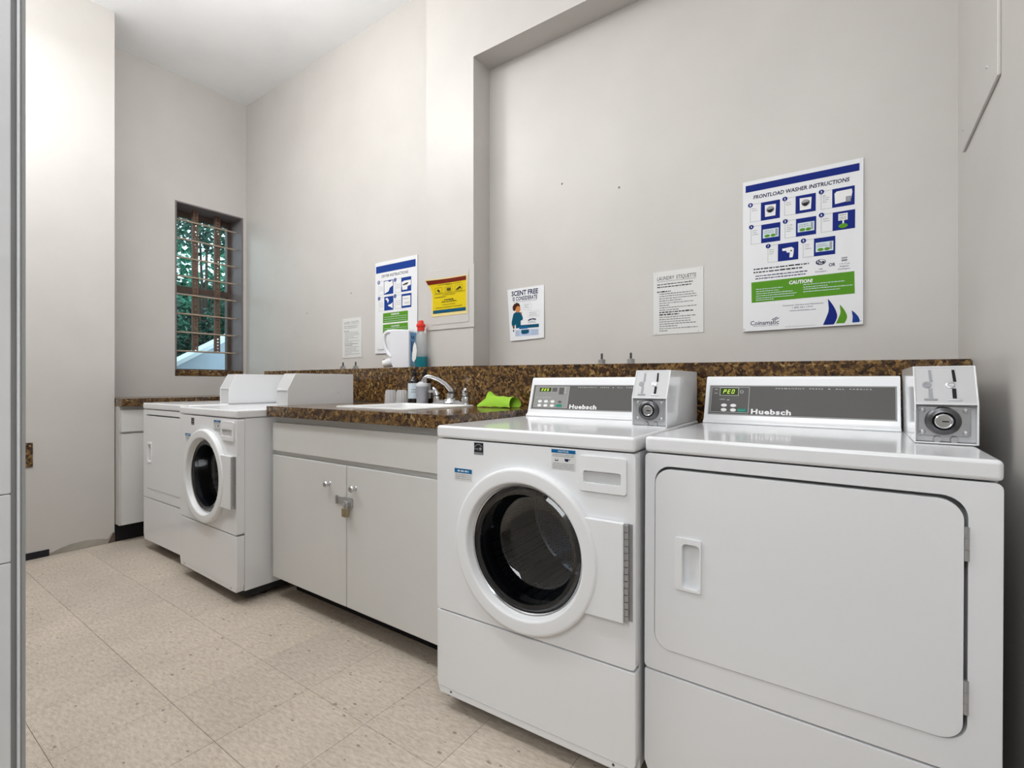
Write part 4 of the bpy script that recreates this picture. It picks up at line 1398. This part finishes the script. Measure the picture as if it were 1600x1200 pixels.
# dryer poster at left
P = Poster('instruction_poster', 'tall white poster with four blue pictures, partly behind the detergent jug', 'poster', -2.726, 1.896, 412, 625, YB - 0.0005, 'paper', 0.004, R(-0.4))
P.rects('header_band', 'blue_mid', [(8, 26, 396, 74)])
P.text('DRYER INSTRUCTIONS', 'title_lettering', 'ink', 68, 90, 327, 109, bold=0.01)
for n, (a, t0, m_, e, t1) in enumerate(((38, 132, 90, 185, 227), (203, 132, 262, 357, 226), (42, 242, 95, 187, 336), (203, 241, 265, 359, 333))):
    c = P.rects('step_card', 'ink_lgrey', [(a, t0, m_, t0 + 1.5), (a, t1 - 1.5, m_, t1), (a, t0, a + 1.5, t1)])
    P.rects('step_panel', 'blue_mid', [(m_, t0, e, t1)], 1, c)
    P.poly('number_disc', 'blue_mid', [disc(a, t0 + 6, 13)], 2, c)
    P.text(str(n + 1), 'number', 'print_white', a - 3, t0 - 1, a + 4, t0 + 12, 3, c, bold=0.02)
    P.lines('step_lettering', 'ink_lgrey', [(a + 8, m_ - 8, t0 + 40 + 12 * k) for k in range(3)], 3.0, 1, n + 40, c)
    mx_, my_ = (m_ + e) / 2, (t0 + t1) / 2
    if n == 0:
        P.poly('step_picture', 'print_white', [[(m_ + 4, t0 + 5), (m_ + 40, t0 + 4), (m_ + 60, t0 + 14), (m_ + 86, t0 + 2), (e - 3, my_ - 8), (mx_ + 12, my_ + 6), (mx_ + 2, t1 - 20), (m_ + 6, t1 - 6)]], 2, c)
    elif n == 1:
        P.poly('step_picture', 'print_white', [[(m_ + 4, t0 + 30), (m_ + 30, t0 + 22), (e - 4, t0 + 22), (e - 4, my_ + 8), (mx_ + 14, my_ + 14), (mx_ + 10, t1 - 12), (m_ + 12, t1 - 12), (m_ + 6, my_ + 8)]], 2, c)
        P.poly('step_drawing', 'ink', [[(m_ + 10, my_), (mx_, my_ - 9), (e - 24, my_ - 11), (mx_ + 10, my_ + 2), (m_ + 20, my_ + 5)]], 3, c)
    elif n == 2:
        P.poly('step_picture', 'print_white', [[(m_ + 8, t0 + 14), (m_ + 30, t0 + 8), (m_ + 48, t0 + 26), (m_ + 36, t0 + 46), (m_ + 28, t0 + 26)], [(mx_ - 8, t1 - 36), (e - 22, t1 - 42), (e - 8, t1 - 52), (e - 8, t1 - 8), (e - 24, t1 - 20), (mx_ - 4, t1 - 28)]], 2, c)
    else:
        P.rects('step_picture', 'print_white', [(m_ + 9, t0 + 14, e - 9, t1 - 14)], 2, c)
        P.lines('step_drawing', 'ink_lgrey', [(m_ + 30, e - 16, t1 - 34), (m_ + 30, e - 16, t1 - 26), (m_ + 20, e - 20, t0 + 34)], 4, 3, 50, c)
for t0, t1, th in ((353, 420, 360), (430, 492, 440)):
    c = P.rects('caution_box', 'green', [(83, t0, 327, t1)])
    P.lines('caution_lettering', 'label', [(94, 316, t) for t in range(t0 + 30, t1 - 8, 14)], 3.2, 2, t0, c)
    P.text('REMINDER' if t0 < 400 else 'CAUTION!', 'caution_lettering', 'print_white', 165, th, 245, th + 11, 2, c, bold=0.03)
P.text('Coinamatic', 'maker_lettering', 'navy', 30, 592, 96, 603)
P.lines('maker_lettering', 'ink_lgrey', [(36, 90, 609)], 2.5, 1, 61)


# two etiquette notices
def notice(label, x0, zt_, w_, h, m, ink, ink2, seed, paper='paper_grey', ry=0.0):
    P = Poster('notice_sheet', label, 'notice', x0, zt_, w_, h, YB - 0.0005, paper, 0.0022, 0, None, ry)
    s_ = w_ / 222.0
    v = h / 290.0
    P.text('LAUNDRY  ETIQUETTE', 'title_lettering', ink, 18 * s_, 24 * v, 192 * s_, 44 * v, shear=0.08)
    P.rects('title_lettering', ink, [(18 * s_, 46 * v, 192 * s_, 47.2 * v)])
    P.lines('body_lettering', ink, [(18 * s_, x * s_, t * v) for x, t in ((178, 62), (170, 74))], 4.6 * v, 1, seed)
    P.lines('body_lettering', ink, [(18 * s_, 80 * s_, 96 * v)], 5.4 * v, 1, seed + 1)
    ls = [(28, x, 106 + 10.6 * i) for i, x in enumerate((182, 192, 196, 130, 182, 72, 196, 116))]
    P.lines('body_lettering', ink2, [(a * s_, x * s_, t * v) for a, x, t in ls], 4.4 * v, 1, seed + 2)
    P.lines('body_lettering', ink, [(28 * s_, 180 * s_, 191 * v), (28 * s_, 118 * s_, 202 * v)], 5.6 * v, 1, seed + 3)
    ls = [(28, x, 213 + 10.4 * i) for i, x in enumerate((192, 166, 168, 190, 110, 198, 66))]
    P.lines('body_lettering', ink2, [(a * s_, x * s_, t * v) for a, x, t in ls], 4.4 * v, 1, seed + 4)
    for q in ((12, 8), (w_ - 12, 8), (14, h - 6), (w_ - 22, h - 6)):
        B().lathe([(0.0, -0.0012), (0.002, -0.001), (0.0024, 0.0)], (P.p(*q)[0], 0, P.p(*q)[1]), 'y', 8).build('pin', 'steel', P.t)


notice('white laundry etiquette notice in the middle of the back wall, left of the large poster', -0.772, 1.578, 222, 288, None, 'ink', 'ink_grey', 70)
notice('small white text notice on the back wall above the far washer', -3.097, 1.540, 219, 288, None, 'ink_grey', 'ink_lgrey', 80)

# scent free sheet
P = Poster('notice_sheet', 'small white sheet with a man in a teal sweater, right of the column', 'notice', -1.604, 1.592, 244, 290, YB - 0.0005, 'paper', 0.0015, R(-1.0), [(0, 2), (241, 0), (243, 281), (226, 283), (110, 288), (24, 290)])
P.text('SCENT FREE', 'title_lettering', 'navy', 30, 14, 204, 42, bold=0.03)
P.text('IS CONSIDERATE', 'title_lettering', 'navy', 38, 47, 199, 70, bold=0.03, spacing=1.1)
P.lines('body_lettering', 'ink_grey', [(42, 196, 77)], 3, 1, 90)
P.poly('figure_sweater', 'teal', [[(44, 140), (58, 132), (78, 132), (96, 138), (108, 168), (104, 180), (94, 180), (93, 220), (62, 222), (60, 200), (48, 208), (34, 204), (32, 186)]])
P.poly('figure_face', 'skin', [[(54, 106), (62, 96), (80, 98), (90, 110), (91, 122), (84, 133), (70, 136), (60, 130)], [(88, 140), (96, 130), (99, 142), (94, 150)], [(36, 204), (46, 207), (46, 214), (38, 214)]])
P.poly('figure_hair', 'hair', [[(40, 118), (38, 100), (48, 86), (66, 80), (82, 86), (90, 104), (84, 104), (74, 98), (62, 106), (56, 122), (50, 126)]], 2)
for x0, t0, x1, t1 in ((100, 86, 162, 124), (134, 132, 214, 168)):
    rr = [(p[0], p[1]) for p in rrect(x0, x1, t0, t1, 12, 4)]
    ri = [(p[0], p[1]) for p in rrect(x0 + 1, x1 - 1, t0 + 1, t1 - 1, 11, 4)]
    c = P.poly('speech_bubble', 'ink_lgrey', [rr])
    P.poly('speech_bubble', 'paper', [ri], 2, c)
    P.lines('bubble_lettering', 'ink_lgrey', [(x0 + 12, x1 - 14, t0 + 12), (x0 + 14, x1 - 18, t0 + 20), (x0 + 12, x1 - 12, t0 + 28)], 3.2, 3, int(x0), c)
P.rects('footer_band', 'teal_band', [(92, 206, 211, 224)])
P.rects('footer_band', 'sticker_blue', [(84, 214, 140, 227)], 2)
P.poly('product_drawing', 'navy', [[(138, 184), (152, 176), (176, 174), (194, 178), (192, 184), (166, 180), (146, 186)]])
P.lines('product_drawing', 'ink_lgrey', [(142, 192, 191), (140, 192, 198)], 4, 1, 91)
P.rects('footer_panel', 'pale_blue', [(58, 232, 210, 266)])
P.lines('footer_lettering', 'ink_lgrey', [(62, 86, 240 + 7 * i) for i in range(4)] + [(166, 206, 240 + 7 * i) for i in range(4)], 3, 2, 92)
P.rects('footer_drawing', 'teal_band', [(98, 232, 148, 252), (104, 252, 138, 256)], 2)
P.rects('footer_drawing', 'ink', [(43, 228, 50, 240), (42, 206, 52, 222)])

# access panel on the column
t = thing('access_panel', 'painted access panel on the column behind the yellow notice', 'access panel', (-1.9, 2.085, 1.378))
B().box(-0.178, 0.178, -0.006, -0.0002, 0.0, 0.348, 0.002).build('panel_frame', 'wall', t)
B().prism(rrect(-0.145, 0.142, 0.030, 0.325, 0.010), 'y', -0.0085, -0.006, 0.0012).build('panel_door', 'wall', t)
b = B()
nx, nz = 12, 6
g = []
t = thing('yellow_notice', 'yellow notice with dark red header taped to the column panel', 'notice', (-1.903, 2.076, 1.455))
W_, H_ = 0.272, 0.208


def curl(x, z):
    """left upper corner folds out and left, as on the photograph"""
    k = max(0.0, (z - H_ * 0.62) / (H_ * 0.38)) * max(0.0, (0.02 - x) / 0.156)
    return (x - 0.030 * k ** 1.3 + (0.018 * math.sin(math.pi * min(1, max(0, z / H_))) * (1 if x < -0.12 else 0) * 0), -0.0012 - 0.020 * k ** 1.6, z)


def ysheet(name, m, x0, x1, z0, z1, lay, parent, th=True):
    b = B()
    n1, n2 = 14, 8
    gr_ = []
    for i in range(n1 + 1):
        gr_.append([])
        for j in range(n2 + 1):
            p = curl(x0 + (x1 - x0) * i / n1, z0 + (z1 - z0) * j / n2)
            gr_[-1].append(b.bm.verts.new((p[0], p[1] - 0.0004 * lay, p[2])))
    for i in range(n1):
        for j in range(n2):
            b.bm.faces.new((gr_[i][j], gr_[i + 1][j], gr_[i + 1][j + 1], gr_[i][j + 1]))
    return b.build(name, m, parent, smooth=True)


sh = ysheet('sheet', 'cream', -0.136, 0.136, 0.0, H_ + 0.008, 0, t)
ysheet('sheet_print', 'yellow', -0.128, 0.128, 0.016, H_ - 0.012, 1, t)
ysheet('header_band', 'maroon', -0.134, 0.128, H_ - 0.022, H_ + 0.002, 2, t)
ysheet('footer_band', 'teal_band', -0.124, 0.126, 0.017, 0.036, 2, t)
b = B()
rnd = random.Random(33)
greek(b, -0.11, 0.02, H_ - 0.030, 0.0028, -0.006, rnd)
greek(b, -0.02, 0.10, H_ - 0.024 - 0.008, 0.0028, -0.006, rnd)
quad(b, -0.112, 0.124, 0.1275, 0.1290, -0.004)
greek(b, -0.05, 0.05, 0.118, 0.003, -0.004, rnd)
greek(b, -0.11, -0.02, 0.108, 0.003, -0.004, rnd)
greek(b, -0.035, 0.035, 0.088, 0.006, -0.004, rnd, (0.8, 1.6))
greek(b, -0.055, 0.06, 0.078, 0.0042, -0.004, rnd)
greek(b, -0.05, 0.05, 0.062, 0.0026, -0.004, rnd)
greek(b, -0.10, 0.10, 0.048, 0.0026, -0.004, rnd)
b.build('body_lettering', 'ink', t, smooth=False)
b = B()
for cx in (-0.078, 0.0, 0.075):
    for a, b_, c, d in ((cx - 0.028, cx + 0.028, 0.134, 0.1352), (cx - 0.028, cx + 0.028, 0.163, 0.1642), (cx - 0.028, cx - 0.0268, 0.134, 0.164), (cx + 0.0268, cx + 0.028, 0.134, 0.164)):
        quad(b, a, b_, c, d, -0.005)
for k in range(4):
    quad(b, -0.014 + 0.008 * k, -0.009 + 0.008 * k, 0.140, 0.157, -0.005)
b.flat([(-0.09, -0.005, 0.148), (-0.08, -0.005, 0.157), (-0.066, -0.005, 0.142), (-0.075, -0.005, 0.138)])
b.flat([(0.055, -0.005, 0.140), (0.070, -0.005, 0.150), (0.088, -0.005, 0.158), (0.096, -0.005, 0.140), (0.084, -0.005, 0.148), (0.062, -0.005, 0.137)])
b.build('pictogram', 'ink', t, smooth=False)
b = B()
greek(b, -0.11, 0.02, 0.024, 0.004, -0.0032, rnd)
greek(b, 0.05, 0.115, 0.024, 0.004, -0.0032, rnd)
b.build('footer_lettering', 'sticker_blue', t, smooth=False)
